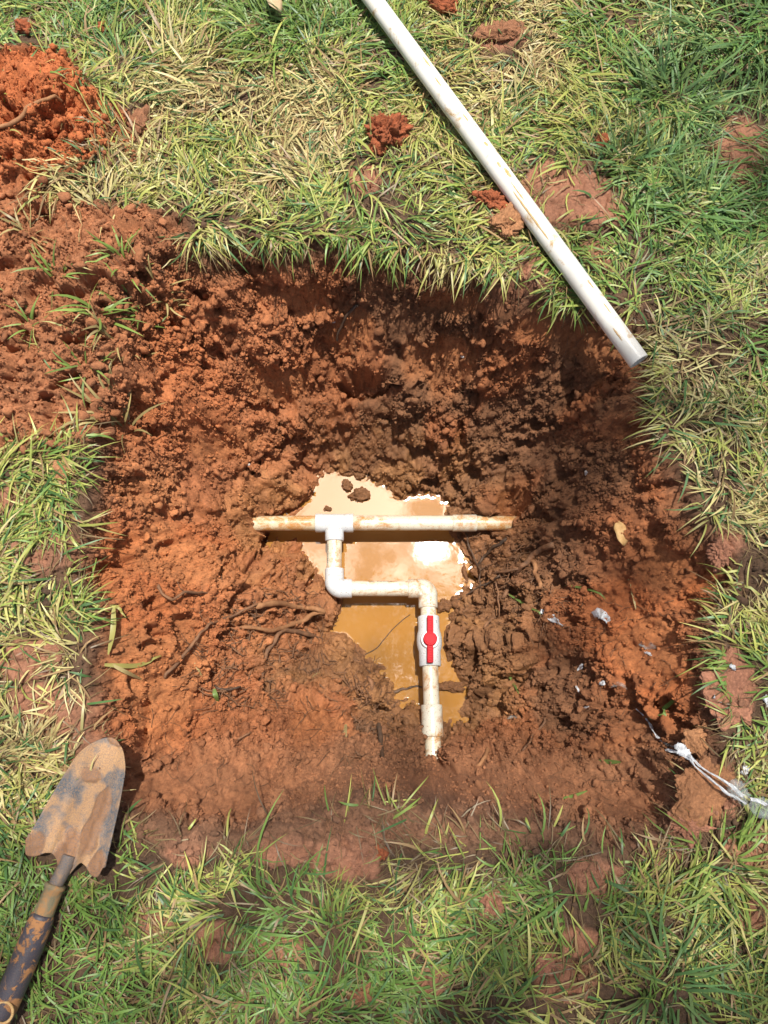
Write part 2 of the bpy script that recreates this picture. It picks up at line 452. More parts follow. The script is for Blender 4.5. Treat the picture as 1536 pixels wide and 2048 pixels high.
dr = poly_dist(X, Y, RIM); sd = np.where(inr, dr, -dr) + jig * sstep(0.14, 0.0, dr)   # ragged rim
dp = poly_dist(X, Y, POOL)
cx, cy = POOL.mean(0)
ang_t = np.clip((Y - cy) / (np.hypot(X - cx, Y - cy) + 1e-6), -1, 1)
ang_r = np.clip((X - cx) / (np.hypot(X - cx, Y - cy) + 1e-6), -1, 1)
p_ = 0.98 + 0.17 * np.clip(ang_t, 0, 1) + 0.40 * np.clip(-ang_t, 0, 1) + 0.12 * np.clip(ang_r, 0, 1)
din = np.maximum(sd, 0)
s_ = din / (din + dp + 1e-6)
hole = -(0.402) * (1 - (1 - s_) ** p_) - 0.014 * s_
z = np.where(sd > 0, hole, 0.0)
z = np.where(inp, -0.416 - np.minimum(0.05, 0.50 * dp) , z)
inside = sstep(-0.005, 0.03, sd)
# heaps
heap = np.zeros(X.shape)
for hp in HEAPS:
    d = poly_dist(X, Y, hp); d = np.where(in_poly(X, Y, hp), d, -d) + (fbm(X, Y, 0.05, 3, 8.0) - 0.5) * 0.05
    heap = np.maximum(heap, sstep(-0.012, 0.02, d))
hc = P(60, 235, 0.05); hc2 = P(30, 400, 0.03); hc3 = P(170, 620, 0.02); hc4 = P(260, 520, 0.02)
hump = 0.095 * np.exp(-((X - hc[0]) ** 2 / 0.011 + (Y - hc[1]) ** 2 / 0.009)) + 0.02 * np.exp(-((X - hc2[0]) ** 2 + (Y - hc2[1]) ** 2) / 0.006) \
     + 0.045 * np.exp(-((X - hc3[0]) ** 2 / 0.02 + (Y - hc3[1]) ** 2 / 0.02)) + 0.018 * np.exp(-((X - hc4[0]) ** 2 + (Y - hc4[1]) ** 2) / 0.004)
z = z + hump * (1 - inside)
# smeared bare clay between the grass
patch = np.zeros(X.shape)
for (a, b, ra, rb) in PATCH_W:
    q = np.hypot((X - a) / ra, (Y - b) / rb) + (fbm(X, Y, 0.04, 3, 31.0) - 0.5) * 0.9
    patch = np.maximum(patch, sstep(1.05, 0.75, q))
patch *= (1 - inside) * (1 - heap)
PXX, PYY = PX(X, Y, z)
near = (np.abs(X) < 0.9) & (Y > -0.7) & (Y < 1.4)
lawn = (1 - inside) * (1 - heap)
z = z + (fbm(X, Y, 0.25, 3, 1.0) - 0.5) * 0.016 * lawn + (fbm(X, Y, 0.03, 3, 5.0) - 0.5) * 0.007 * lawn
z = z + patch * (0.006 + (fbm(X, Y, 0.035, 4, 77.0) - 0.5) * 0.016 - 0.006 * sstep(0.04, 0.0, np.abs(fbm(X, Y, 0.05, 2, 88.0) - 0.5)))
# lumps: pushed out along the slope's own normal, so the walls are lumpy too
crumb = np.maximum(inside, heap)
cut = np.zeros(X.shape)
for (a, b, ra, rb) in [(450, 880, 75, 42), (545, 770, 62, 50), (610, 590, 50, 34), (905, 600, 70, 30), (305, 1440, 70, 80), (430, 1580, 170, 60), (700, 1585, 180, 55), (1000, 1580, 190, 55), (1240, 1570, 100, 80),
                       (1290, 1290, 70, 80), (1190, 690, 80, 50), (880, 720, 60, 60), (700, 660, 46, 50), (1100, 640, 60, 40), (360, 1290, 50, 60), (1040, 1000, 40, 26), (640, 1470, 70, 40), (1330, 1130, 50, 70)]:
    cut = np.maximum(cut, sstep(1.1, 0.75, np.hypot((PXX - a) / ra, (PYY - b) / rb) + (fbm(X, Y, 0.035, 3, 61.0) - 0.5) * 1.1))
cut *= inside
smooth_zone = np.clip(cut * 0.88 + sstep(0.58, 0.68, fbm(X, Y, 0.09, 3, 12.0)) * 0.6 * inside, 0, 0.9)  # trowel-cut faces
rough_amt = crumb * (1 - smooth_zone)
wet_zone = inside * sstep(0.45, 0.75, s_ + (fbm(X, Y, 0.08, 3, 22.0) - 0.5) * 0.5) * (1 - inp)
mk = (crumb > 0.01) | (near & (sd > -0.2) & (np.abs(X) < 0.64))
zn = z.copy(); XS = X + ang_r * zn * 0.28; YS = Y + ang_t * zn * 0.28
steep = 1 / (1 + 0.35 * np.clip(np.hypot(np.gradient(zn, GX, axis=1), np.gradient(zn, GY, axis=0)) - 1.0, 0, 4))
zh = zn * 0.45
D5 = domes3(X, Y, zh, 0.085, 0.40, 5, mk); D4 = domes3(X, Y, zh, 0.046, 0.45, 1, mk); D3 = domes3(X, Y, zh, 0.025, 0.60, 2, mk); D2 = domes3(X, Y, zh, 0.0135, 0.8, 3, mk); D1 = domes3(X, Y, zh, 0.0068, 0.9, 4, mk)
under = 1 - 0.85 * sstep(0.0, 0.022, dp) * inp
h = crumb * (fbm(X, Y, 0.09, 3, 3.0) - 0.5) * 0.036
mod = sstep(0.30, 0.62, fbm(XS, YS, 0.05, 3, 71.0))
h = h + rough_amt * (D5 * 0.16 * inside + D4 * (0.16 + 0.26 * wet_zone) + D3 * (0.22 + 0.28 * wet_zone) + D2 * (0.42 + 0.48 * mod) + (D1 * (0.95 + 0.55 * mod) + (fbm(XS, YS, 0.0065, 2, 15.0) - 0.5) * 0.010) * steep)
h = h + lawn * near * (D2 * 0.40 + D1 * 0.65 + (fbm(X, Y, 0.006, 2, 15.0) - 0.5) * 0.004)
h = h + crumb * (1 - rough_amt) * ((fbm(X, Y, 0.02, 4, 6.0) - 0.5) * 0.014 + D1 * 0.40 + (fbm(X, Y, 0.0065, 2, 19.0) - 0.5) * 0.005)
pk = sstep(0.57, 0.66, fbm(XS, YS, 0.026, 3, 55.0)); h = h - rough_amt * pk * 0.024 * steep   # deeper pockets
h = h + cut * (vnoise(X * 1.0 + Y * 0.35, Y * 0.12, 0.006, 91.0) - 0.5) * 0.0045
h = h * under
# gouge left by the trowel on the left bank, and undercut at the back
def gouge(px, py, zz, rx, ry, rot, depth):
    global z
    c = P(px, py, zz); ca, sa = math.cos(rot), math.sin(rot)
    u = (X - c[0]) * ca + (Y - c[1]) * sa; w = -(X - c[0]) * sa + (Y - c[1]) * ca
    z = z - depth * sstep(1.0, 0.6, np.hypot(u / rx, w / ry))
gouge(455, 885, -0.22, 0.060, 0.026, -0.5, 0.035)
gouge(740, 775, -0.25, 0.055, 0.022, 0.0, 0.05)
gouge(320, 1440, -0.15, 0.006, 0.055, 0.05, 0.03)

def clear_pipe(a, b, r, out=1.6):
    """keep the soil below a half-buried pipe from a to b"""
    global z, h
    d = b - a; L2 = (d[:2] ** 2).sum(); t = ((X - a[0]) * d[0] + (Y - a[1]) * d[1]) / L2
    tc = np.clip(t, 0, 1); dist = np.hypot(X - a[0] - tc * d[0], Y - a[1] - tc * d[1])
    lim = a[2] + d[2] * tc - r * 0.75 + np.maximum(0, dist - r * 1.05) * np.where((t < 0) | (t > 1), out * 2.2, out)
    zz = z + h * np.minimum(np.sqrt(1 + np.gradient(z, GY, axis=0) ** 2 + np.gradient(z, GX, axis=1) ** 2), 2.5)
    over_ = (zz > lim) & (dist < 0.05)
    z = np.where(over_, np.minimum(z, lim), z); h = np.where(over_, h * np.where((t < 0) | (t > 1), 0.8, np.clip((dist - r * 1.1) / 0.012, 0, 0.8)), h)
clear_pipe(P(525, 1046, -0.364), P(1022, 1046, -0.364), 0.0134)
clear_pipe(P(855, 1300, -0.345), P(866, 1500, -0.334), 0.0150, 3.0)
gy_, gx_ = np.gradient(z, GY, GX)
for _ in range(3):
    for g in (gx_, gy_):
        g[1:-1, 1:-1] = (g[:-2, 1:-1] + g[2:, 1:-1] + g[1:-1, :-2] + g[1:-1, 2:] + 2 * g[1:-1, 1:-1]) / 6
nl_ = np.sqrt(1 + gx_ ** 2 + gy_ ** 2)
XF = X - h * gx_ / nl_; YF = Y - h * gy_ / nl_; ZF = z + h / nl_
z = z + h * np.minimum(nl_, 2.5)
def build_interp():
    def zt(x, y):
        x = np.atleast_1d(np.asarray(x, float)); y = np.atleast_1d(np.asarray(y, float))
        i = np.clip(np.searchsorted(GX, x) - 1, 0, len(GX) - 2); j = np.clip(np.searchsorted(GY, y) - 1, 0, len(GY) - 2)
        fx = np.clip((x - GX[i]) / (GX[i + 1] - GX[i]), 0, 1); fy = np.clip((y - GY[j]) / (GY[j + 1] - GY[j]), 0, 1)
        return (z[j, i] * (1 - fx) + z[j, i + 1] * fx) * (1 - fy) + (z[j + 1, i] * (1 - fx) + z[j + 1, i + 1] * fx) * fy
    return zt
zt = build_interp()
def samp(F, x, y):
    i = np.clip(np.searchsorted(GX, x) - 1, 0, len(GX) - 2); j = np.clip(np.searchsorted(GY, y) - 1, 0, len(GY) - 2)
    return F[j, i]
def hit(px, py, lift=0.0):
    """where the line of sight through a pixel meets the ground"""
    a = P(px, py, 0.12); b = P(px, py, -0.5)
    t = np.linspace(0, 1, 260); q = a[None] + (b - a)[None] * t[:, None]
    k = np.argmax(q[:, 2] <= zt(q[:, 0], q[:, 1])); r = q[k].copy(); r[2] = zt(r[0], r[1])[0] + lift
    return r

# soil colours (dry crumb, red subsoil, wet brown mud, dark topsoil, smeared clay, painted sunlight on the left bank)
def lerp(A, B, f): return A * (1 - f[..., None]) + np.asarray(B) * f[..., None]
C = np.zeros(X.shape + (3,)) + np.array([0.105, 0.062, 0.036])
n1 = fbm(X, Y, 0.10, 4, 60.0); n2 = fbm(X, Y, 0.045, 4, 90.0)
C = lerp(C, (0.36, 0.165, 0.095), patch * 0.95)
C = lerp(C, (0.35, 0.138, 0.062), heap)
redheap = heap * sstep(420, 300, PYY) * sstep(320, 180, PXX)
C = lerp(C, (0.46, 0.130, 0.042), redheap * 0.85)
C = lerp(C, (0.37, 0.135, 0.055), inside)
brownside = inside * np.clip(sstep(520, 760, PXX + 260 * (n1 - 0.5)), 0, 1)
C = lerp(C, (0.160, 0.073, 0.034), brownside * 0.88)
# red-orange subsoil: left bank, right bank and the back wall
red = inside * np.clip(sstep(0.46, 0.62, n1) * 0.45 + sstep(520, 300, PXX) * sstep(1000, 1100, PYY) * 0.8 + sstep(1130, 1260, PXX) * sstep(950, 1060, PYY) * sstep(1500, 1380, PYY) * 0.45, 0, 1)
C = lerp(C, (0.41, 0.128, 0.042), red)
leftbank_lit = inside * sstep(640, 480, PXX) * sstep(880, 980, PYY) * sstep(1480, 1380, PYY)  # brighter colour paints in the sunlight this steep bank lacks
C = lerp(C, (0.42, 0.170, 0.066), leftbank_lit * 0.6 * sstep(0.38, 0.56, fbm(X, Y, 0.06, 3, 333.0)))
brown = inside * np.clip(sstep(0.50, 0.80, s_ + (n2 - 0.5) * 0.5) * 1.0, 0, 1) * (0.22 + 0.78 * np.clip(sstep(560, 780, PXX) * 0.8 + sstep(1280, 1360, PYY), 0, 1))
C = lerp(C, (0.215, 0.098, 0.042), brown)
ochre = inside * sstep(0.52, 0.66, fbm(X, Y, 0.07, 3, 140.0)) * sstep(0.5, 0.9, s_)
C = lerp(C, (0.33, 0.155, 0.058), ochre * 0.55)
low = inside * sstep(1450, 1540, PYY)
C = lerp(C, (0.27, 0.120, 0.058), low * 0.75)
C = lerp(C, (0.40, 0.150, 0.055), cut * (1 - low) * 0.6)
strip = lawn * sstep(1560, 1600, PYY) * sstep(1720, 1650, PYY) * sstep(230, 300, PXX) * sstep(1440, 1340, PXX)
C = lerp(C, (0.31, 0.150, 0.082), strip * 0.85)
top = sstep(0.030, 0.004, np.abs(sd + 0.002)) * (1 - heap) * sstep(0.35, 0.6, fbm(X, Y, 0.06, 3, 44.0) + 0.15)
C = lerp(C, (0.16, 0.085, 0.048), top * 0.5)
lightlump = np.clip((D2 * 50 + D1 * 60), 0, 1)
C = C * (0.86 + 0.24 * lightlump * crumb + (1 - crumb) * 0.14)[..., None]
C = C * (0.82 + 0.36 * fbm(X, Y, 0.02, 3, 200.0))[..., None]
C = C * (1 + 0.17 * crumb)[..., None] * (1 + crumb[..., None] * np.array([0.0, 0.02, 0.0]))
wet = np.clip(wet_zone * 1.0 + inp * 1.0 + 0.25 * inside, 0, 1) * (0.55 + 0.45 * (fbm(X, Y, 0.03, 2, 9.0) > 0.45)) * sstep(0.25, 0.7, s_ + 0.2)
ny, nx = X.shape
idx = np.arange(nx * ny).reshape(ny, nx)
quads = np.stack([idx[:-1, :-1], idx[:-1, 1:], idx[1:, 1:], idx[1:, :-1]], -1).reshape(-1, 4)
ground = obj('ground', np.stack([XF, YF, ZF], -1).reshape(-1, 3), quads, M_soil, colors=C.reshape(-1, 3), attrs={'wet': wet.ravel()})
tag(ground, 'red clay ground with a dug-out hole in the lawn', kind='structure')

# ------------------------------------------------------------------ muddy water in the hole
wx = np.arange(-0.24, 0.20, 0.0013); wy = np.arange(-0.09, 0.46, 0.0013)
WX, WY = np.meshgrid(wx, wy)
gz = zt(WX.ravel(), WY.ravel()).reshape(WX.shape)
depth = ZW - gz
near_pool = in_poly(WX, WY, POOL) | (poly_dist(WX, WY, POOL) < 0.03)
WZ = ZW + 0.00028 * np.exp(-np.clip(depth, 0, 1) / 0.0045)
keep = near_pool & (depth > -0.004)
wi = np.arange(WX.size).reshape(WX.shape)
fk = keep[:-1, :-1] & keep[:-1, 1:] & keep[1:, 1:] & keep[1:, :-1]
wq = np.stack([wi[:-1, :-1], wi[:-1, 1:], wi[1:, 1:], wi[1:, :-1]], -1)[fk]
used = np.unique(wq); remap = np.full(WX.size, -1); remap[used] = np.arange(len(used))
wv = np.stack([WX, WY, WZ], -1).reshape(-1, 3)[used]
water = obj('water', wv, remap[wq], M_water)
tag(water, 'muddy orange water standing in the bottom of the hole', kind='structure')

# ------------------------------------------------------------------ soil crumbs
t_ = (1 + 5 ** 0.5) / 2
ICO_V = np.array([(-1, t_, 0), (1, t_, 0), (-1, -t_, 0), (1, -t_, 0), (0, -1, t_), (0, 1, t_), (0, -1, -t_), (0, 1, -t_), (t_, 0, -1), (t_, 0, 1), (-t_, 0, -1), (-t_, 0, 1)])
ICO_V /= np.linalg.norm(ICO_V[0])
ICO_F = np.array([(0, 11, 5), (0, 5, 1), (0, 1, 7), (0, 7, 10), (0, 10, 11), (1, 5, 9), (5, 11, 4), (11, 10, 2), (10, 7, 6), (7, 1, 8), (3, 9, 4), (3, 4, 2), (3, 2, 6), (3, 6, 8), (3, 8, 9), (4, 9, 5), (2, 4, 11), (6, 2, 10), (8, 6, 7), (9, 8, 1)])
def subdiv(V, Fc):
    V = [tuple(v) for v in V]; cache = {}; out = []
    def mid(a, b):
        k = (min(a, b), max(a, b))
        if k not in cache:
            m = (np.array(V[a]) + np.array(V[b])) / 2; m /= np.linalg.norm(m); V.append(tuple(m)); cache[k] = len(V) - 1
        return cache[k]
    for a, b, c in Fc:
        ab, bc, ca = mid(a, b), mid(b, c), mid(c, a)
        out += [(a, ab, ca), (b, bc, ab), (c, ca, bc), (ab, bc, ca)]
    return np.array(V), np.array(out)
ICO2 = subdiv(ICO_V, ICO_F); ICO3 = subdiv(*ICO2); ICO4 = subdiv(*ICO3); ICO5 = subdiv(*ICO4)

def scatter_crumbs(name, n, smin, smax, base, wgt, sink=0.3):
    """knobbly crumbs sitting on the ground's own vertices"""
    bv, bf = base
    p = (wgt * near * cell).ravel(); p = p / p.sum()
    ii = rng.choice(p.size, n, p=p)
    c = np.stack([XF.ravel()[ii], YF.ravel()[ii], ZF.ravel()[ii]], 1)
    s = smin * (smax / smin) ** (rng.random(n) ** 2.0) / 2
    nrm_ = np.stack([-gx_.ravel()[ii], -gy_.ravel()[ii], np.ones(n)], 1); nrm_ /= np.linalg.norm(nrm_, axis=1)[:, None]
    c = c + nrm_ * (s * (1 - 2 * sink))[:, None] + rng.normal(0, 0.0008, (n, 3))
    r = np.ones((n, len(bv)))
    for fq, am in ((2.0, 0.22), (4.2, 0.20), (7.0, 0.12)):
        d_ = rng.normal(0, 1, (n, 3)) * fq / 1.7
        r += am * np.sin(np.einsum('vk,nk->nv', bv, d_) + rng.uniform(0, 6.28, (n, 1)))
    r += 0.10 * rng.standard_normal(r.shape)
    V = bv[None] * r[..., None] * s[:, None, None] * rng.uniform(0.55, 1.35, (n, 1, 3))
    qa, qb = rng.uniform(0, 6.28, (2, n, 1)); V = np.stack([V[..., 0] * np.cos(qa) - V[..., 1] * np.sin(qa), V[..., 0] * np.sin(qa) + V[..., 1] * np.cos(qa), V[..., 2]], -1)
    V = np.stack([V[..., 0], V[..., 1] * np.cos(qb) - V[..., 2] * np.sin(qb), V[..., 1] * np.sin(qb) + V[..., 2] * np.cos(qb)], -1) + c[:, None]
    Fc = (bf[None] + (np.arange(n) * len(bv))[:, None, None]).reshape(-1, 3)
    cc = C.reshape(-1, 3)[ii] * rng.uniform(0.82, 1.16, (n, 1))
    return obj(name, V.reshape(-1, 3), Fc, M_soil, colors=np.repeat(cc, len(bv), 0), attrs={'wet': np.repeat(wet.ravel()[ii], len(bv))}, smooth=len(bv) > 12)
gpx0, gpy0 = PX(X, Y, 0 * X)
lawn_dirt = lawn * sstep(0.05, 0.0, np.abs(sd + 0.03)) * 0.40
cell = np.gradient(GX)[None, :] * np.gradient(GY)[:, None] / 4e-6
wgt = (rough_amt + 0.08 * crumb) * (1 - inp) * (0.22 + 0.78 * mod) * (1 + 0.5 * heap) * (1 - 0.35 * wet_zone) * np.minimum(nl_, 3.5) * (1 + 0.6 * (nl_ > 2)) + lawn_dirt + lawn * (np.abs(X) < 0.62) * (gpy0 > 1500) * (0.05 + 0.35 * sstep(1580, 1610, gpy0) * sstep(1740, 1660, gpy0))
OCT = (np.array([(1, 0, 0), (-1, 0, 0), (0, 1, 0), (0, -1, 0), (0, 0, 1), (0, 0, -1.0)]), np.array([(0, 2, 4), (2, 1, 4), (1, 3, 4), (3, 0, 4), (2, 0, 5), (1, 2, 5), (3, 1, 5), (0, 3, 5)]))
tag(scatter_crumbs('soil_crumbs', 85000, 0.0024, 0.0056, OCT, wgt), 'small red clay crumbs strewn over heap and hole', 'soil', kind='stuff')
tag(scatter_crumbs('soil_lumps', 5200, 0.0045, 0.013, ICO2, wgt), 'larger knobbly clay lumps strewn over heap and hole', 'soil', kind='stuff')

# ------------------------------------------------------------------ loose white pipe (placed first: the grass makes room for it)
LP0 = P(1278, 723, 0.030); LP1 = P(748, 2, 0.030)
ldir = (LP1 - LP0) / np.linalg.norm(LP1 - LP0)
LP2 = LP1 + ldir * 0.75
RP = 0.01335
# trowel frame
TN = P(130, 1738, 0.022); TT = P(231, 1476, 0.008)
TL = np.linalg.norm(TT - TN); tu = (TT - TN) / TL
tw = np.cross(tu, (0, 0, 1.0)); tw /= np.linalg.norm(tw); tn = np.cross(tw, tu)
HPTS = np.array([P(131, 1732, 0.020), P(112, 1768, 0.021), P(78, 1850, 0.026), P(45, 1930, 0.027), P(10, 2012, 0.027), P(-12, 2062, 0.026)])
def seg_dist(x, y, a, b):
    dx, dy = b[0] - a[0], b[1] - a[1]
    t = np.clip(((x - a[0]) * dx + (y - a[1]) * dy) / (dx * dx + dy * dy), 0, 1)
    return np.hypot(x - a[0] - t * dx, y - a[1] - t * dy)

# ------------------------------------------------------------------ grass
def blades(n, region, place, color, L=(0.035, 0.085), W=(0.0022, 0.0042), elev=(10, 55), bend=(0.2, 1.4), flow=None, K=6, droop=None):
    x0, x1, y0, y1 = region
    got = []; tot = 0; tries = 0
    while tot < n and tries < 60:
        m = n * 2; tries += 1
        x = rng.uniform(x0, x1, m); y = rng.uniform(y0, y1, m)
        k = rng.random(m) < place(x, y)
        got.append(np.stack([x[k], y[k]], 1)); tot += k.sum()
    xy = np.concatenate(got)[:n]; n = len(xy)
    x, y = xy[:, 0], xy[:, 1]
    if flow is None:
        az = (fbm(x, y, 0.14, 2, 400.0) * 6.28 * 2.2) + rng.normal(0, 0.85, n)
    else: az = flow(x, y) + rng.normal(0, 0.6, n)
    Ln = rng.uniform(*L, n) * (0.75 + 0.5 * fbm(x, y, 0.08, 2, 410.0))
    w = rng.uniform(*W, n); e0 = np.radians(rng.uniform(*elev, n)); bd = rng.uniform(*bend, n)
    curl = rng.normal(0, 0.5, n); roll = rng.normal(0, 0.5, n)
    t = np.linspace(0, 1, K)
    px = np.zeros((n, K)); py = np.zeros((n, K)); pz = np.zeros((n, K))
    px[:, 0] = x; py[:, 0] = y; pz[:, 0] = zt(x, y) - 0.002
    for k in range(1, K):
        tm = (t[k] + t[k - 1]) / 2; e = e0 - bd * tm; a = az + curl * tm; ds = Ln / (K - 1)
        px[:, k] = px[:, k - 1] + ds * np.cos(e) * np.cos(a); py[:, k] = py[:, k - 1] + ds * np.cos(e) * np.sin(a)
        pz[:, k] = pz[:, k - 1] + ds * np.sin(e)
        pz[:, k] = np.maximum(pz[:, k], zt(px[:, k], py[:, k]) + 0.0015 + 0.004 * rng.random(n))
    # pressed flat under the pipe and the trowel
    gz_ = zt(px.ravel(), py.ravel()).reshape(px.shape); over = rng.random((n, 1)) < 0.05
    dl = seg_dist(px, py, LP0, LP2)
    pz = np.where((dl < RP * 1.15) & ~over, np.minimum(pz, np.maximum(gz_ + 0.001, 0.008)), pz)
    u = (px - TN[0]) * tu[0] + (py - TN[1]) * tu[1]; v = (px - TN[0]) * tw[0] + (py - TN[1]) * tw[1]
    ft = (u > -0.004) & (u < TL) & (np.abs(v) < 0.053 - 0.022 * np.clip(u / TL, 0, 1))
    pz = np.where(ft & ~over, np.minimum(pz, -0.004), pz)
    for a, b in zip(HPTS[:-1], HPTS[1:]): pz = np.where((seg_dist(px, py, a, b) < 0.016) & ~over, np.minimum(pz, 0.004), pz)
    wt_ = np.array([0.75, 1.0, 1.0, 0.85, 0.55, 0.04]) if K == 6 else np.array([0.8, 1.0, 0.92, 0.62, 0.04])
    sx = -np.sin(az) * np.cos(roll); sy = np.cos(az) * np.cos(roll); sz = np.sin(roll)
    hw = (w / 2)[:, None] * wt_[None]
    A = np.stack([px - sx[:, None] * hw, py - sy[:, None] * hw, pz - sz[:, None] * hw], -1)
    B = np.stack([px + sx[:, None] * hw, py + sy[:, None] * hw, pz + sz[:, None] * hw], -1)
    V = np.stack([A, B], 2).reshape(n, K * 2, 3)
    k = np.arange(K - 1) * 2
    q = np.stack([k, k + 2, k + 3, k + 1], -1)
    Q = (q[None] + (np.arange(n) * K * 2)[:, None, None]).reshape(-1, 4)
    cc = color(px[:, 0], py[:, 0], n)                      # (n,3)
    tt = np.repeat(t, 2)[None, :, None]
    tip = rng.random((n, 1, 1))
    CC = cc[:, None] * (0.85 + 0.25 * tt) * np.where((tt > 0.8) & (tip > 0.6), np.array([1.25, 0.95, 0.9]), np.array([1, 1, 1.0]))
    return V.reshape(-1, 3), Q, CC.reshape(-1, 3)

bare_noise = sstep(0.36, 0.52, fbm(X, Y, 0.075, 3, 500.0))
gpx, gpy = PX(X, Y, 0 * X)
thin = 1 - 0.80 * sstep(1560, 1610, gpy) * sstep(1790, 1690, gpy) * sstep(200, 320, gpx)            # trampled strip below the hole
thin *= 1 - 0.55 * sstep(1240, 1330, gpx) * sstep(1250, 1330, gpy) * sstep(1800, 1650, gpy)
thin *= 1 - 0.35 * sstep(1600, 1700, gpy)
shelfm = sstep(1590, 1625, gpy) * sstep(1705, 1660, gpy) * sstep(230, 300, gpx) * sstep(1420, 1340, gpx)
thin = thin * (1 - 0.85 * shelfm)
near_hole = 1 - 0.6 * sstep(0.06, 0.0, np.abs(sd)) * (1 - sstep(640, 560, gpy) * sstep(350, 450, gpx))
grass_den = lawn * near_hole * (1 - 0.93 * patch) * (0.30 + 0.70 * bare_noise) * thin * sstep(0.010, -0.012, sd)
grass_den = np.maximum(grass_den, heap * (1 - inside) * 0.012 * (fbm(X, Y, 0.05, 2, 520.0) > 0.52))
place = lambda x, y: samp(grass_den, x, y)
thatch_den = lawn * (1 - 0.6 * patch) * sstep(0.012, -0.010, sd) * (0.35 + 0.65 * bare_noise)
place_t = lambda x, y: samp(thatch_den, x, y)
def grass_color(x, y, n):
    a, b = PX(x, y, 0 * x)
    dry = fbm(x, y, 0.11, 3, 600.0)
    dry = dry + 0.16 * np.exp(-(((a - 640) / 260) ** 2 + ((b - 290) / 150) ** 2)) - 0.16 * np.exp(-(((a - 520) / 300) ** 2 + ((b - 50) / 90) ** 2)) \
        + 0.16 * np.exp(-(((a - 100) / 190) ** 2 + ((b - 1100) / 260) ** 2)) + 0.05 * sstep(700, 300, b) * sstep(1200, 900, a) - 0.15 * sstep(1560, 1700, b) - 0.10 * sstep(1100, 1300, a) * sstep(900, 500, b)
    r = rng.random(n) * 0.7 + (dry - 0.5) * 2.1 + 0.16
    green = np.array([0.150, 0.250, 0.052]); lime = np.array([0.365, 0.375, 0.090]); straw = np.array([0.47, 0.395, 0.175]); brown = np.array([0.24, 0.155, 0.070])
    deep = np.array([0.075, 0.155, 0.045])
    out = np.zeros((n, 3)); pick = rng.random(n)
    f = np.clip(r, 0, 1)[:, None]
    out = np.where(f < 0.5, green + (lime - green) * f * 2, lime + (straw - lime) * (f - 0.5) * 2)
    out = np.where((pick < 0.16)[:, None], deep, out)
    out = np.where((pick > 0.90 - 0.12 * f[:, 0])[:, None], brown * 1.2, out)
    cool = (0.5 * sstep(1150, 1400, a) * sstep(1200, 300, b))[:, None]
    out = out * (1 - cool) + out * np.array([0.80, 1.0, 1.15]) * cool
    return out * rng.uniform(0.80, 1.38, (n, 1))
def thatch_color(x, y, n):
    a = np.array([0.27, 0.20, 0.09]); b = np.array([0.15, 0.095, 0.045])
    f = rng.random((n, 1)); return (a * f + b * (1 - f)) * rng.uniform(0.7, 1.2, (n, 1))
R_in = (-0.70, 0.70, -0.46, 1.16)
parts = [blades(20000, R_in, place_t, thatch_color, K=5, L=(0.012, 0.050), W=(0.0007, 0.0019), elev=(0, 18), bend=(0, 0.5)),
         blades(54000, R_in, place, grass_color, K=5, L=(0.022, 0.058), W=(0.0013, 0.0034), elev=(4, 46), bend=(0.2, 1.3)),
         blades(2200, R_in, place, grass_color, L=(0.045, 0.09), W=(0.0016, 0.0038), elev=(15, 60), bend=(0.5, 1.6)),
         blades(12000, (-1.9, 1.9, -1.6, 2.3), lambda x, y: np.where((np.abs(x) < 0.68) & (y > -0.44) & (y < 1.14), 0, place(x, y)), grass_color, L=(0.04, 0.10), W=(0.004, 0.007), elev=(6, 50), bend=(0.2, 1.3))]
# big tufts
def tuft(px, py, n, r, L, W, colr, elev=(20, 70), spread=None):
    c0 = hit(px, py)
    def pl(x, y): return (np.hypot(x - c0[0], y - c0[1]) < r).astype(float)
    def fl(x, y):
        a = np.arctan2(y - c0[1], x - c0[0])
        return a if spread is None else np.full(x.shape, spread)
    return blades(n, (c0[0] - r, c0[0] + r, c0[1] - r, c0[1] + r), pl, colr, L=L, W=W, elev=elev, bend=(0.5, 1.3), flow=fl)
deepgreen = lambda x, y, n: np.array([0.10, 0.20, 0.065]) * rng.uniform(0.65, 1.5, (n, 1)) + np.array([0.06, 0.03, 0.0]) * rng.random((n, 1))
limegreen = lambda x, y, n: np.array([0.20, 0.29, 0.06]) * rng.uniform(0.6, 1.25, (n, 1))
strawy = lambda x, y, n: np.array([0.38, 0.30, 0.12]) * rng.uniform(0.6, 1.2, (n, 1))
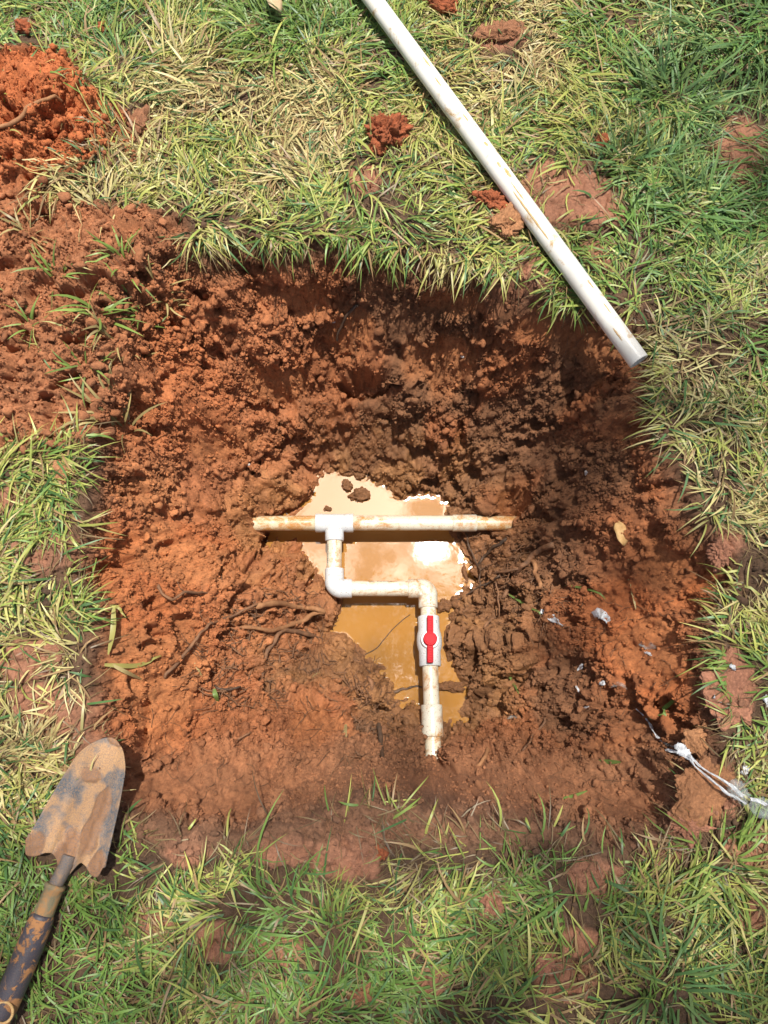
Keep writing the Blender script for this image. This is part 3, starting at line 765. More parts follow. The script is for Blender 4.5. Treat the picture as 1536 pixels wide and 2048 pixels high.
for a in [(1345, 210, 130, 0.04, (0.05, 0.12), (0.0018, 0.0042), deepgreen), (1500, 60, 260, 0.09, (0.06, 0.15), (0.0018, 0.0042), deepgreen), (1250, 330, 50, 0.015, (0.04, 0.08), (0.002, 0.0045), deepgreen),
          (1400, 420, 90, 0.03, (0.05, 0.09), (0.002, 0.004), deepgreen), (560, 60, 120, 0.06, (0.05, 0.10), (0.0015, 0.003), limegreen), (1300, 345, 40, 0.015, (0.05, 0.09), (0.003, 0.005), deepgreen),
          (250, 855, 16, 0.010, (0.05, 0.085), (0.003, 0.005), strawy), (290, 640, 10, 0.008, (0.03, 0.05), (0.002, 0.004), limegreen), (190, 620, 12, 0.010, (0.04, 0.06), (0.002, 0.004), limegreen),
          (170, 740, 10, 0.010, (0.03, 0.055), (0.002, 0.0035), limegreen), (60, 470, 16, 0.014, (0.03, 0.05), (0.002, 0.0035), strawy), (110, 560, 12, 0.012, (0.03, 0.05), (0.002, 0.0035), limegreen), (260, 540, 14, 0.012, (0.03, 0.055), (0.002, 0.0035), limegreen), (60, 650, 10, 0.010, (0.025, 0.045), (0.0018, 0.003), limegreen), (330, 600, 12, 0.012, (0.03, 0.055), (0.002, 0.0035), strawy), (245, 690, 12, 0.010, (0.03, 0.05), (0.002, 0.0035), strawy), 
          (1440, 1720, 50, 0.03, (0.05, 0.09), (0.002, 0.004), limegreen), (1340, 1960, 50, 0.03, (0.06, 0.10), (0.0025, 0.004), deepgreen)]:
    parts.append(tuft(*a))
# fringe hanging over the rim
ragged = lambda x, y: samp(sstep(0.40, 0.60, fbm(X, Y, 0.05, 2, 930.0)) * sstep(0.016, 0.0, np.abs(sd + 0.006)) * near * (1 - heap) * np.clip(0.10 + 0.9 * sstep(700, 600, gpy) * sstep(360, 460, gpx) + 0.35 * (gpx > 1200) * (gpy < 1400), 0, 1), x, y)
gxr, gyr = np.gradient(ndz := sd, axis=1), np.gradient(sd, axis=0)
fl_in = lambda x, y: np.arctan2(samp(gyr, x, y), samp(gxr, x, y))
parts.append(blades(620, (-0.5, 0.5, -0.25, 0.7), ragged, grass_color, L=(0.02, 0.07), W=(0.0014, 0.0034), elev=(0, 45), bend=(0.8, 2.2), flow=fl_in))
parts.append(blades(420, (-0.5, 0.5, -0.25, 0.7), ragged, thatch_color, L=(0.03, 0.07), W=(0.001, 0.0018), elev=(-20, 30), bend=(0.8, 2.2), flow=fl_in))
Vs, Qs, Cs = [], [], []; off = 0
for V_, Q_, C_ in parts:
    Vs.append(V_); Qs.append(Q_ + off); Cs.append(C_); off += len(V_)
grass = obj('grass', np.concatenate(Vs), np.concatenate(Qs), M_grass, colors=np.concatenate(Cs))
tag(grass, 'trampled green and straw coloured lawn grass around the hole', 'grass', kind='stuff')

# ------------------------------------------------------------------ loose pipe
e = empty('white_pipe', LP0 + np.array([0, 0, -RP]))
tag(e, 'long bright white plastic pipe lying loose across the grass', 'pipe')
mb = MB()
side = np.cross(ldir, (0, 0, 1.0)); side /= np.linalg.norm(side); upv = np.cross(side, ldir)
ri = RP * 0.78
mb.tube([LP0 + ldir * k for k in (0.0, 0.0006)] + [LP0 + ldir * k for k in np.linspace(0.002, np.linalg.norm(LP2 - LP0), 24)], [RP * 0.965] + [RP] * 25, 36, False, True)
mb.tube([LP0 + ldir * 0.16, LP0 + ldir * 0.1, LP0 + ldir * 0.0004], [ri, ri, ri], 36, True, False)
ang = np.linspace(0, 2 * np.pi, 36, endpoint=False)
ring = lambda r, d: LP0 + ldir * d + r * (np.cos(ang)[:, None] * side + np.sin(ang)[:, None] * upv)
rr = np.vstack([ring(RP * 0.966, 0.0), ring(ri, 0.0)])
mb.add(rr, [(k, (k + 1) % 36, 36 + (k + 1) % 36, 36 + k) for k in range(36)])
mb.build('pipe_wall', M_pipe_new, e)
# smears of dried clay along the pipe
def smear(parent, c, d, n_, a, b, hgt, mat, name='mud_smear'):
    """thin raised blotch on a cylinder of radius RP; c on the axis, d along, n_ outward"""
    w_ = np.cross(d, n_); V = []; Q = []
    nu, nv = 14, 7
    sh = rng.uniform(0.55, 1.0, (nu, 2))
    for i in range(nu):
        f = i / (nu - 1) * 2 - 1; hb = b * math.sqrt(max(0.0, 1 - f * f)) + 1e-5
        for j in range(nv):
            g = j / (nv - 1) * 2 - 1; th = g * hb / RP * (sh[i, 0] if g < 0 else sh[i, 1])
            r = RP - 0.0003 + hgt * (1 - g * g) * (1 - f * f) + 0.0005 * (1 - g ** 4) * (1 - f ** 4)
            V.append(c + d * a * f + n_ * r * math.cos(th) + w_ * r * math.sin(th))
    for i in range(nu - 1):
        for j in range(nv - 1): k = i * nv + j; Q.append((k, k + nv, k + nv + 1, k + 1))
    return obj(name, V, np.array(Q), mat, parent)
M_smear = plain('dried_clay_smear', (0.44, 0.26, 0.09), 0.8, 0.3, (0.50, 0.38, 0.22), 160, 0.3)
for f, aa, bb, tlt in [(0.065, 0.012, 0.0018, -0.6), (0.12, 0.010, 0.0016, 0.1), (0.18, 0.008, 0.002, 0.2), (0.37, 0.050, 0.0022, -0.55), (0.43, 0.020, 0.0016, -0.2), (0.475, 0.010, 0.004, 0.15), (0.50, 0.006, 0.003, -0.1),
                       (0.555, 0.005, 0.003, 0.1), (0.63, 0.008, 0.002, 0.0), (0.735, 0.010, 0.002, -0.1), (0.79, 0.012, 0.0025, 0.2)]:
    nn = upv * math.cos(tlt) + side * math.sin(tlt)
    smear(e, LP0 + (LP1 - LP0) * f, ldir, nn, aa, bb, 0.0004, M_smear)

# ------------------------------------------------------------------ plumbing in the hole
ZP = -0.364
wl_e = empty('pipe_assembly', P(670, 1046, ZP)); wl_e['kind'] = 'thing'
tag(wl_e, 'cream and white plastic water line with red-handled valve over the muddy water', 'plumbing')
def pp(px, py, dz=0.0): return P(px, py, ZP + dz)
def straight(name, a, b, r, mat, bevel=0.0008, seg=32):
    m = MB(); d = (b - a); L = np.linalg.norm(d); d /= L
    t = [0, bevel] + list(np.linspace(bevel, L - bevel, 9)[1:-1]) + [L - bevel, L]
    m.tube([a + d * k for k in t], [r - bevel] + [r] * (len(t) - 2) + [r - bevel], seg)
    return m.build(name, mat, wl_e)
RS = 0.0166
straight('pipe', pp(390, 1048, -0.004), pp(640, 1046), RP, M_pipe_rust)
straight('pipe', pp(700, 1046), pp(945, 1046), RP, M_pipe_old)
straight('pipe', pp(940, 1046), pp(1075, 1047, -0.008), RP * 0.98, M_pipe_rust)
straight('coupling', pp(905, 1046), pp(953, 1046), RP * 1.13, M_fit_old)
# tee
m = MB(); a, b = pp(631, 1046), pp(707, 1046); d = (b - a) / np.linalg.norm(b - a); L = np.linalg.norm(b - a)
tt = [0, 0.0012, 0.012, 0.0135, L - 0.0135, L - 0.012, L - 0.0012, L]
m.tube([a + d * k for k in tt], [RS - 0.0012, RS, RS, RS - 0.0006, RS - 0.0006, RS, RS, RS - 0.0012], 36)
ct = pp(669, 1046); ce = pp(669, 1082); d2 = (ce - ct) / np.linalg.norm(ce - ct); L2 = np.linalg.norm(ce - ct)
m.tube([ct + d2 * k for k in (0, 0.008, 0.0135, 0.0185, 0.0200, L2 - 0.0012, L2)], [RS + 0.002, RS + 0.002, RS + 0.0012, RS - 0.0004, RS, RS, RS - 0.0012], 36)
m.build('tee_fitting', M_fit, wl_e)
pipe_up = straight('pipe', pp(669, 1075), pp(668, 1145), RP, M_pipe_old)
def elbow(name, c, d1, d2, l1, l2, mat):
    """90 degree elbow: c corner, d1/d2 towards the two openings"""
    m = MB(); R = 0.013
    pts = []; rad = []
    for k in (l1, l1 - 0.0012, l1 - 0.010, R + 0.001): pts.append(c + d1 * k); rad.append(RS)
    rad[0] = RS - 0.0012
    ctr = c + d1 * R + d2 * R
    for t in np.linspace(0, np.pi / 2, 10):
        pts.append(ctr - d2 * R * math.cos(t) - d1 * R * math.sin(t)); rad.append(RS + 0.0006)
    for k in (R + 0.001, l2 - 0.010, l2 - 0.0012, l2): pts.append(c + d2 * k); rad.append(RS)
    rad[-1] = RS - 0.0012
    m.tube(pts, rad, 36)
    return m.build(name, mat, wl_e)
nrm = lambda v: v / np.linalg.norm(v)
ex = nrm(pp(800, 1178) - pp(700, 1178))
eyd = nrm(pp(668, 1240) - pp(668, 1140))
c1 = pp(669, 1177)
elbow('elbow_fitting', c1, -eyd, ex, np.linalg.norm(pp(668, 1137) - c1), np.linalg.norm(pp(704, 1177) - c1), M_fit)
pipe_mid = straight('pipe', pp(698, 1177), pp(822, 1177), RP, M_pipe_old)
LE = pp(866, 1500, 0.030)
c2 = pp(855, 1177); low_d = nrm(LE - c2)
elbow('elbow_fitting', c2, -ex, low_d, np.linalg.norm(pp(816, 1177) - c2), np.linalg.norm(pp(854, 1217) - c2), M_fit_old)
def on_low(py):
    f = (py - 1177) / (1500 - 1177.0); # perspective-correct enough for one straight pipe
    lo, hi = 0.0, 1.3
    for _ in range(40):
        mid = (lo + hi) / 2; q = c2 + (LE - c2) * mid
        if PX(*[np.array(t) for t in q])[1] < py: lo = mid
        else: hi = mid
    return c2 + (LE - c2) * lo
straight('pipe', on_low(1208), on_low(1240), RP, M_pipe_old)
# ball valve
va, vb = on_low(1233), on_low(1333); L = np.linalg.norm(vb - va); d = (vb - va) / L
m = MB()
prof = [(0, 0.0172), (0.0012, 0.0184), (0.020, 0.0184), (0.024, 0.0186), (0.030, 0.0205), (0.036, 0.0214), (0.043, 0.0216), (0.049, 0.0212), (0.055, 0.0200), (0.0585, 0.0186), (0.060, 0.0184)]
prof = [(a_ * L / 0.084, r) for a_, r in prof] + [(L - 0.0012, 0.0184), (L, 0.0172)]
m.tube([va + d * a_ for a_, r in prof], [r for a_, r in prof], 40)
vs = nrm(np.cross(d, (0, 0, 1.0))); vup = np.cross(vs, d)
if vup[2] < 0: vup = -vup; vs = -vs
vc = va + d * (0.043 * L / 0.084)
m.tube([vc + vup * 0.012, vc + vup * 0.0215, vc + vup * 0.0235], [0.0155, 0.0155, 0.0145], 32)     # boss under the handle
valve = m.build('ball_valve', M_fit, wl_e)
m = MB(); h0 = 0.0238
m.tube([vc + vup * h for h in (h0, h0 + 0.001, h0 + 0.0075, h0 + 0.0088)] , [0.0108, 0.0117, 0.0117, 0.0106], 36)
m.tube([vc + vup * h for h in (h0 + 0.0088, h0 + 0.0098, h0 + 0.0100)], [0.0085, 0.0085, 0.0078], 30)
def boxm(mb, c, ax, hs, bev=0.0006):
    """bevelled box: ax three unit axes, hs half sizes"""
    V = []
    for sx in (-1, 1):
        for sy in (-1, 1):
            for sz in (-1, 1):
                for k in range(3):
                    q = [hs[0] - bev, hs[1] - bev, hs[2] - bev]; q[k] = hs[k]
                    V.append(c + ax[0] * sx * q[0] + ax[1] * sy * q[1] + ax[2] * sz * q[2])
    I = lambda sx, sy, sz, k: (((sx > 0) * 2 + (sy > 0)) * 2 + (sz > 0)) * 3 + k
    Q, T = [], []
    for k in range(3):
        o = [i for i in range(3) if i != k]
        for s in (-1, 1):
            f = []
            for (p, q) in ((-1, -1), (1, -1), (1, 1), (-1, 1)):
                sg = [0, 0, 0]; sg[k] = s; sg[o[0]] = p; sg[o[1]] = q; f.append(I(*sg, k))
            Q.append(f)
    for k in range(3):
        o = [i for i in range(3) if i != k]
        for p in (-1, 1):
            for q in (-1, 1):
                a_ = [0, 0, 0]; a_[o[0]] = p; a_[o[1]] = q
                lo = list(a_); lo[k] = -1; hi = list(a_); hi[k] = 1
                Q.append([I(*lo, o[0]), I(*hi, o[0]), I(*hi, o[1]), I(*lo, o[1])])
    for sx in (-1, 1):
        for sy in (-1, 1):
            for sz in (-1, 1): T.append([I(sx, sy, sz, k) for k in range(3)])
    mb.add(V, Q, T)
hd = nrm(d + vs * (-0.035 if vs[0] > 0 else 0.035)); hs_ = nrm(np.cross(hd, vup))
for s in (-1, 1):
    boxm(m, vc + hd * s * 0.0245 + vup * (h0 + 0.0035), (hd, hs_, vup), (0.0150, 0.0052, 0.0030), 0.001)
    for sg in (-1, 1): boxm(m, vc + hd * s * 0.0245 + hs_ * sg * 0.0034 + vup * (h0 + 0.0070), (hd, hs_, vup), (0.0140, 0.0008, 0.0012), 0.0003)
    for k in range(6): boxm(m, vc + hd * s * (0.0145 + k * 0.0042) + vup * (h0 + 0.0066), (hd, hs_, vup), (0.0007, 0.0030, 0.0010), 0.0003)
hn = m.build('handle', M_red, valve, smooth=False); hn['label'] = 'red plastic lever handle with round hub'
straight('pipe', on_low(1328), on_low(1416), RP, M_pipe_old)
straight('coupling', on_low(1410), on_low(1474), RS * 1.07, M_fit_old, 0.0012)
straight('pipe', on_low(1468), on_low(1540), RP, M_pipe_old)
# printed lettering along the pipes
def lettering(text, size, p0, along, outward, parent, r, theta):
    cu = bpy.data.curves.new('lettering', 'FONT'); cu.body = text; cu.size = size; cu.align_x = 'CENTER'; cu.align_y = 'CENTER'
    to = bpy.data.objects.new('lettering', cu); col.objects.link(to)
    dg = bpy.context.evaluated_depsgraph_get(); me = bpy.data.meshes.new_from_object(to.evaluated_get(dg))
    col.objects.unlink(to); bpy.data.objects.remove(to)
    side_ = np.cross(outward, along)                                       # up direction of the letters
    for vv in me.vertices:
        x_, y_ = vv.co.x, vv.co.y; th = theta + y_ / r
        q = p0 + along * x_ + (outward * math.cos(th) + side_ * math.sin(th)) * (r + 0.0002)
        vv.co = tuple(q - world_loc(parent))
    me.materials.clear(); me.materials.append(M_print)
    o = bpy.data.objects.new('lettering', me); o.parent = parent; col.objects.link(o); return o
zup = np.array([0, 0, 1.0])
vert_d = nrm(pp(668, 1145) - pp(669, 1075))
lettering('UMATED BAY', 0.0056, pp(668.5, 1109), vert_d, zup, pipe_up, RP, -0.95)
lettering('HSS   ENMOE SI', 0.0062, pp(760, 1177), ex, zup, pipe_mid, RP, 1.12)
lettering('3/4', 0.004, va + d * 0.012, -d, vup, valve, 0.0184, -0.75)

# ------------------------------------------------------------------ trowel
tr_e = empty('garden_trowel', (TN + TT) / 2 - np.array([0, 0, 0.012]))
tag(tr_e, 'muddy steel hand trowel with navy grip lying beside the hole', 'trowel')
def half_w(u): return np.interp(u, [0, 0.25, 0.55, 0.80, 0.92, 1.0], [0.0510, 0.0460, 0.0390, 0.0315, 0.0265, 0.0215])
nu, nv = 96, 61
V = []; UVt = []
for j in range(nv):
    v_ = j / (nv - 1) * 2 - 1; av = abs(v_)
    rear = 0.070 - 0.150 * math.exp(-(v_ / 0.20) ** 2) + 0.020 * math.exp(-((av - 0.38) / 0.14) ** 2) - 0.035 * sstep(0.45, 0.75, av) + 0.09 * sstep(0.78, 1.0, av) ** 2
    front = 1.0 - 0.24 * (1 - math.sqrt(max(0, 1 - av ** 2.2)))
    for i in range(nu):
        u = rear + (front - rear) * i / (nu - 1)
        hw = half_w(max(u, 0)); x_ = v_ * hw
        zz = 0.016 * (av ** 2.0) * (1 - 0.35 * u) - 0.004 - 0.011 * math.exp(-(x_ / 0.013) ** 2) * max(0, 1 - u * 1.15) + 0.0045 * math.exp(-((abs(x_) - 0.022) / 0.005) ** 2) * max(0, 1 - u) + 0.004 * u * u
        V.append(TN + tu * u * TL + tw * x_ + tn * (zz + 0.008)); UVt.append((u, x_))
V = np.array(V); UVt = np.array(UVt); U_, X__ = UVt[:, 0] * TL, UVt[:, 1]
nz1 = fbm(U_, X__, 0.022, 4, 810.0); nz2 = fbm(U_, X__, 0.006, 3, 820.0)
thick = np.zeros(len(V))
for (u0, x0, ru, rx_) in [(0.26, 0.016, 0.19, 0.014), (0.15, -0.006, 0.15, 0.016), (0.50, 0.016, 0.13, 0.011), (0.69, -0.009, 0.06, 0.013), (0.10, -0.038, 0.10, 0.012), (1.0, 0.010, 0.05, 0.014), (0.10, 0.036, 0.10, 0.010)]:
    thick = np.maximum(thick, sstep(1.0, 0.70, np.hypot((UVt[:, 0] - u0) / ru, (X__ - x0) / rx_) + (nz1 - 0.5) * 1.3))
V = V + tn[None] * (thick * (0.0022 + 0.0035 * (nz2 - 0.3)) * (X__ < 9))[:, None]
mudm = np.clip(np.maximum(thick, sstep(0.26, 0.58, nz1 + 0.35 * (nz2 - 0.5)) * 0.9), 0, 1)
Q = []
for j in range(nv - 1):
    for i in range(nu - 1): k = j * nu + i; Q.append((k, k + 1, k + nu + 1, k + nu))
M_blade, nt, bs, _ = mat_new('muddy_trowel_steel'); v = objco(nt)
mu = N(nt, 'ShaderNodeAttribute', attribute_name='mud'); tk = N(nt, 'ShaderNodeAttribute', attribute_name='thick')
sp = ramp(nt, noise(nt, 520, 4, 0.8, v), [(0.44, 0.0), (0.58, 1.0)])
mk_ = math_n(nt, 'MAXIMUM', mu.outputs['Fac'], math_n(nt, 'MULTIPLY', sp, 0.55))
mk_ = math_n(nt, 'MULTIPLY', mk_, ramp(nt, noise(nt, 700, 3, 0.7, v), [(0.30, 0.35), (0.55, 1.0)]))
dryc = mix(nt, noise(nt, 60, 4, 0.6, v), (0.45, 0.27, 0.125), (0.38, 0.19, 0.075))
mudc = mix(nt, tk.outputs['Fac'], dryc, (0.27, 0.135, 0.062))
nt.links.new(mix(nt, mk_, mix(nt, noise(nt, 90, 3, 0.6, v), (0.045, 0.062, 0.080), (0.10, 0.12, 0.135)), mudc), bs.inputs['Base Color'])
bs.inputs['Roughness'].default_value = 0.62; bs.inputs['Specular IOR Level'].default_value = 0.4
nt.links.new(bump(nt, mk_, 0.5, 0.0012, bump(nt, noise(nt, 420, 5, 0.7, v), 0.5, 0.0010)), bs.inputs['Normal'])
bl = obj('blade', V, np.array(Q), M_blade, tr_e, attrs={'mud': mudm, 'thick': thick})
so_ = bl.modifiers.new('thickness', 'SOLIDIFY'); so_.thickness = 0.0018; so_.offset = -1
m = MB(); m.tube(smooth_path([HPTS[0] + tu * 0.012, HPTS[0], HPTS[1], HPTS[1] + (HPTS[2] - HPTS[1]) * 0.2], 5), 0.0082, 20); m.build('shaft', M_steel, tr_e)
m = MB(); hd0 = nrm(HPTS[2] - HPTS[1]); Lf = np.linalg.norm(HPTS[2] - HPTS[1])
m.tube([HPTS[1] + hd0 * k * Lf for k in (0, 0.03, 0.10, 0.13, 0.5, 0.98, 1.0)], [0.0105, 0.0120, 0.0122, 0.0106, 0.0110, 0.0122, 0.0112], 28); m.build('ferrule', M_ferrule, tr_e)
m = MB(); gp = smooth_path([HPTS[1] + hd0 * Lf * 0.72, HPTS[2], HPTS[3], HPTS[4], HPTS[5]], 8); ng = len(gp)
gr = np.interp(np.linspace(0, 1, ng), [0, 0.03, 0.10, 0.4, 0.75, 0.95, 1], [0.0110, 0.0125, 0.0132, 0.0150, 0.0146, 0.0130, 0.0100]); m.tube(gp, gr, 28); m.build('grip', M_grip, tr_e)
m = MB(); kc = HPTS[4] + nrm(HPTS[5] - HPTS[4]) * 0.004 + np.array([0.006, 0.002, 0.0135]); th = np.linspace(0, 2 * np.pi, 25)
m.tube(np.stack([kc[0] + 0.0105 * np.cos(th), kc[1] + 0.0105 * np.sin(th), np.full(25, kc[2])], 1), 0.0016, 8, False, False); m.build('hang_ring', M_leaf_dry, tr_e)

# ------------------------------------------------------------------ clods lying on the lawn and in the pool
def clod(px, py, rx, ry, h, colr, label, lump=0.35, name='soil_clod', wetv=0.0, zlift=None, group='clay clods'):
    bv, bf = ICO5 if rx > 0.019 else ICO4
    c = hit(px, py) if zlift is None else P(px, py, zlift)
    n = rng.uniform(0, 40); q = bv.copy()
    aspect = np.array([rx, ry, h]) / max(rx, ry)
    r = 1 + lump * 2.4 * (vnoise3(bv * aspect, 1.6, n) - 0.5)
    for k in range(5): r = r + lump * (1.5 / 1.5 ** k) * (np.abs(vnoise3(bv * aspect, 3.0 * 1.9 ** k * max(1.0, rx / 0.02), n + 7 * k) - 0.5) * 2 - 0.4)
    r = np.clip(r, 0.45, 1.7)
    hz_ = 0.35 if h < 0.45 * rx else 0.8
    V = q * (1 + (r[:, None] - 1) * np.array([hz_, hz_, 1.0])) * np.array([rx, ry, h])
    th_ = np.arctan2(V[:, 1] / ry, V[:, 0] / rx); fo = 1.0
    for k, am in ((1, 0.10), (2, 0.16), (3, 0.13), (5, 0.09), (8, 0.05), (13, 0.035)): fo = fo + am * (1.0 if rx > 0.02 else 0.45) * np.sin(k * th_ + rng.uniform(0, 6.28))
    V[:, :2] *= fo[:, None] if np.ndim(fo) else fo
    a = rng.uniform(-0.4, 0.4); V = np.stack([V[:, 0] * math.cos(a) - V[:, 1] * math.sin(a), V[:, 0] * math.sin(a) + V[:, 1] * math.cos(a), V[:, 2]], 1)
    base = c + np.array([0, 0, h * 0.18])
    cc = np.asarray(colr)[None] * (0.85 + 0.3 * rng.random((len(bv), 1)))
    o = obj(name, V + base, bf, M_soil, origin=c, colors=cc, attrs={'wet': np.full(len(bv), wetv)})
    return tag(o, label, 'clod', group)
RED = (0.36, 0.105, 0.042); BRN = (0.30, 0.135, 0.068); OCH = (0.42, 0.20, 0.092); PNK = (0.40, 0.18, 0.105); WETB = (0.20, 0.09, 0.036)
clod(772, 268, 0.026, 0.024, 0.024, RED, 'red crumbly clay clod on grass left of the loose pipe')
clod(755, 298, 0.016, 0.012, 0.012, RED, 'small red clod fallen just below the bigger red clod')
clod(985, 405, 0.020, 0.014, 0.014, RED, 'red clod touching the lower left side of the loose pipe')
clod(1010, 450, 0.022, 0.026, 0.014, OCH, 'ochre clod beside the loose pipe above the back rim')
clod(1200, 290, 0.015, 0.013, 0.012, RED, 'small orange clod in dark green grass right of the loose pipe')
clod(265, 262, 0.026, 0.032, 0.016, BRN, 'brown clod on the grass right of the red heap')
clod(1010, 70, 0.036, 0.020, 0.010, BRN, 'flat brown clod in grass near the top edge')
clod(880, 8, 0.034, 0.014, 0.014, RED, 'reddish clod at the top edge right of the loose pipe')
clod(140, 0, 0.020, 0.010, 0.012, BRN, 'small brown clod at the top edge above the red heap')
clod(52, 58, 0.013, 0.010, 0.010, RED, 'small red clod in grass above the red heap')
clod(210, 62, 0.014, 0.011, 0.010, RED, 'small red clod in bright green grass near top left')
clod(1402, 1488, 0.028, 0.022, 0.007, OCH, 'orange clay clod right of the white stringy film')
clod(1402, 1578, 0.038, 0.040, 0.008, (0.34, 0.155, 0.07), 'largest orange clay slab under the white stringy film')
clod(1460, 1372, 0.034, 0.044, 0.006, PNK, 'pinkish clay slab in grass right of the hole')
clod(1375, 1650, 0.026, 0.016, 0.012, PNK, 'pink clay clod below the largest orange slab')
clod(1085, 1920, 0.018, 0.014, 0.010, PNK, 'pink clod in grass at the bottom right of centre')
clod(985, 1803, 0.014, 0.016, 0.010, PNK, 'small pink clod in the grass below the hole')
clod(725, 1992, 0.020, 0.014, 0.010, BRN, 'brown clod near the bottom edge left of centre')
clod(760, 1702, 0.010, 0.011, 0.007, RED, 'tiny red clod just below the front rim')
clod(130, 945, 0.020, 0.016, 0.010, OCH, 'ochre clod in dry grass left of the hole')
clod(1445, 1100, 0.022, 0.020, 0.012, PNK, 'pinkish clod in the grass right of the leaf')
for a in [(720, 990, 0.017, 0.014, 0.014, 'wet brown lump poking out of the water above the tee'), (693, 972, 0.011, 0.013, 0.012, 'dark lump in the water at its upper left'), (720, 952, 0.010, 0.009, 0.010, 'small lump at the top of the pool'),
          (888, 1212, 0.013, 0.013, 0.013, 'round dark lump in the water right of the lower elbow'), (915, 1205, 0.015, 0.013, 0.013, 'brown lump in the water at the right shore'), (905, 1235, 0.008, 0.010, 0.010, 'small lump in the water right of the valve'),
          (655, 1018, 0.009, 0.005, 0.006, 'thin dark lump in the water above the tee left end'), (908, 1375, 0.024, 0.011, 0.013, 'long dark lump in the water right of the lower pipe')]:
    clod(a[0], a[1], a[2], a[3], a[4], WETB, a[5], 0.30, 'mud_lump', 1.0, ZW - 0.001, 'mud lumps in the pool')

# ------------------------------------------------------------------ roots
def root(pts, r0, r1, mat, label, lift=0.012, name='root', wig=0.0015, zfix=None):
    q = np.array([hit(a, b, lift) if zfix is None else P(a, b, zfix) for a, b in pts])
    pth = smooth_path(q, 7); n = len(pth)
    pth += rng.normal(0, wig, pth.shape)
    if zfix is None: pth[:, 2] = np.maximum(pth[:, 2], zt(pth[:, 0], pth[:, 1]) + lift * 0.4)
    # light smoothing so the root bridges the lumps
    for _ in range(2): pth[1:-1] = (pth[:-2] + 2 * pth[1:-1] + pth[2:]) / 4
    pth[0, 2] -= 0.010; pth[-1, 2] -= 0.010
    m_ = MB(); rad = np.linspace(r0, r1, n) * 1.0 * rng.uniform(0.85, 1.18, n); m_.tube(pth, rad, 10)
    return tag(m_.build(name, mat, origin=pth[0]), label, 'root', 'roots in the hole')
root([(1104, 1092), (1077, 1102), (1058, 1118), (1040, 1135), (1026, 1153), (1017, 1171), (1006, 1197)], 0.0055, 0.0030, M_root, 'thickest brown root on the right bank below the pipe end')
root([(1066, 1127), (1068, 1149), (1077, 1168), (1071, 1182)], 0.0040, 0.0028, M_root_pale, 'short pale root stub hanging from the thickest right root')
root([(1017, 1078), (993, 1093), (973, 1109), (953, 1131)], 0.0034, 0.0022, M_root_dark, 'dark root slanting down just under the right pipe end')
root([(1038, 1138), (1002, 1147), (971, 1149)], 0.0024, 0.0018, M_root, 'thin root running left from the thickest right root')
root([(998, 1151), (980, 1166), (956, 1175), (930, 1192), (905, 1206)], 0.0022, 0.0010, M_root_dark, 'dark root reaching from the right bank into the water')
root([(991, 1166), (995, 1195), (998, 1237)], 0.0016, 0.0010, M_root, 'fine upright root on the right bank beside the pool')
root([(989, 1233), (971, 1251), (956, 1275), (931, 1297)], 0.0026, 0.0014, M_root, 'root slanting to the shore right of the valve')
root([(931, 1067), (936, 1095), (953, 1131), (958, 1153), (955, 1180)], 0.0016, 0.0010, M_root_dark, 'thin dark root hanging by the right shore below the pipe')
root([(331, 1355), (378, 1306), (404, 1269), (435, 1246), (477, 1228), (514, 1212)], 0.0024, 0.0020, M_root, 'long dark root climbing the left bank')
root([(514, 1212), (560, 1207), (600, 1217), (645, 1222)], 0.0050, 0.0042, M_root_pale, 'thick ochre root pointing at the left elbow')
root([(645, 1222), (607, 1241), (573, 1256), (534, 1262), (482, 1254)], 0.0046, 0.0030, M_root_pale, 'second ochre root below the one pointing at the elbow')
root([(625, 1272), (573, 1262), (547, 1290), (534, 1316), (532, 1342), (516, 1376)], 0.0042, 0.0020, M_root, 'curved root running down the left bank from the shore')
root([(316, 1173), (347, 1202), (373, 1186), (417, 1189), (446, 1204)], 0.0022, 0.0016, M_root, 'wavy thin root high on the left bank')
root([(420, 1368), (456, 1379), (482, 1376)], 0.0018, 0.0014, M_root_dark, 'short thin root on the lower left floor')
root([(448, 1480), (475, 1478), (505, 1462)], 0.0018, 0.0012, M_root, 'thin bent root above the front wall at left')
root([(709, 1320), (732, 1342), (740, 1363), (749, 1392), (750, 1420), (740, 1449), (729, 1478)], 0.0042, 0.0026, M_root, 'long root running down from the pool left of the lower pipe')
root([(722, 1330), (742, 1350), (752, 1385)], 0.0026, 0.0020, M_root_dark, 'dark root beside the long root left of the lower pipe')
root([(758, 1452), (763, 1490), (766, 1528)], 0.0040, 0.0022, M_root_dark, 'blackish root stub on the front wall near the middle')
root([(763, 1387), (797, 1380), (812, 1379), (826, 1372), (848, 1376)], 0.0032, 0.0012, M_root_dark, 'dark twig lying in the water left of the lower pipe', zfix=ZW + 0.001, name='twig')
root([(720, 1313), (750, 1299), (769, 1277), (795, 1249), (824, 1226)], 0.0009, 0.0007, M_root_dark, 'hair-thin root lying across the water left of the valve', zfix=ZW + 0.0012, wig=0.0004)
root([(-20, 275), (38, 252), (75, 226), (128, 207)], 0.0034, 0.0022, M_root_pale, 'pale root lying across the red heap', lift=0.008)
root([(985, 1470), (972, 1500), (955, 1530)], 0.0036, 0.0026, M_root_pale, 'pale root on the front wall right of the lower pipe end')
root([(1090, 1440), (1060, 1470), (1045, 1500)], 0.0020, 0.0014, M_root, 'thin root on the front wall further right')
root([(715, 615), (690, 650), (675, 680)], 0.0026, 0.0018, M_root_dark, 'dark root on the back wall under the grass')
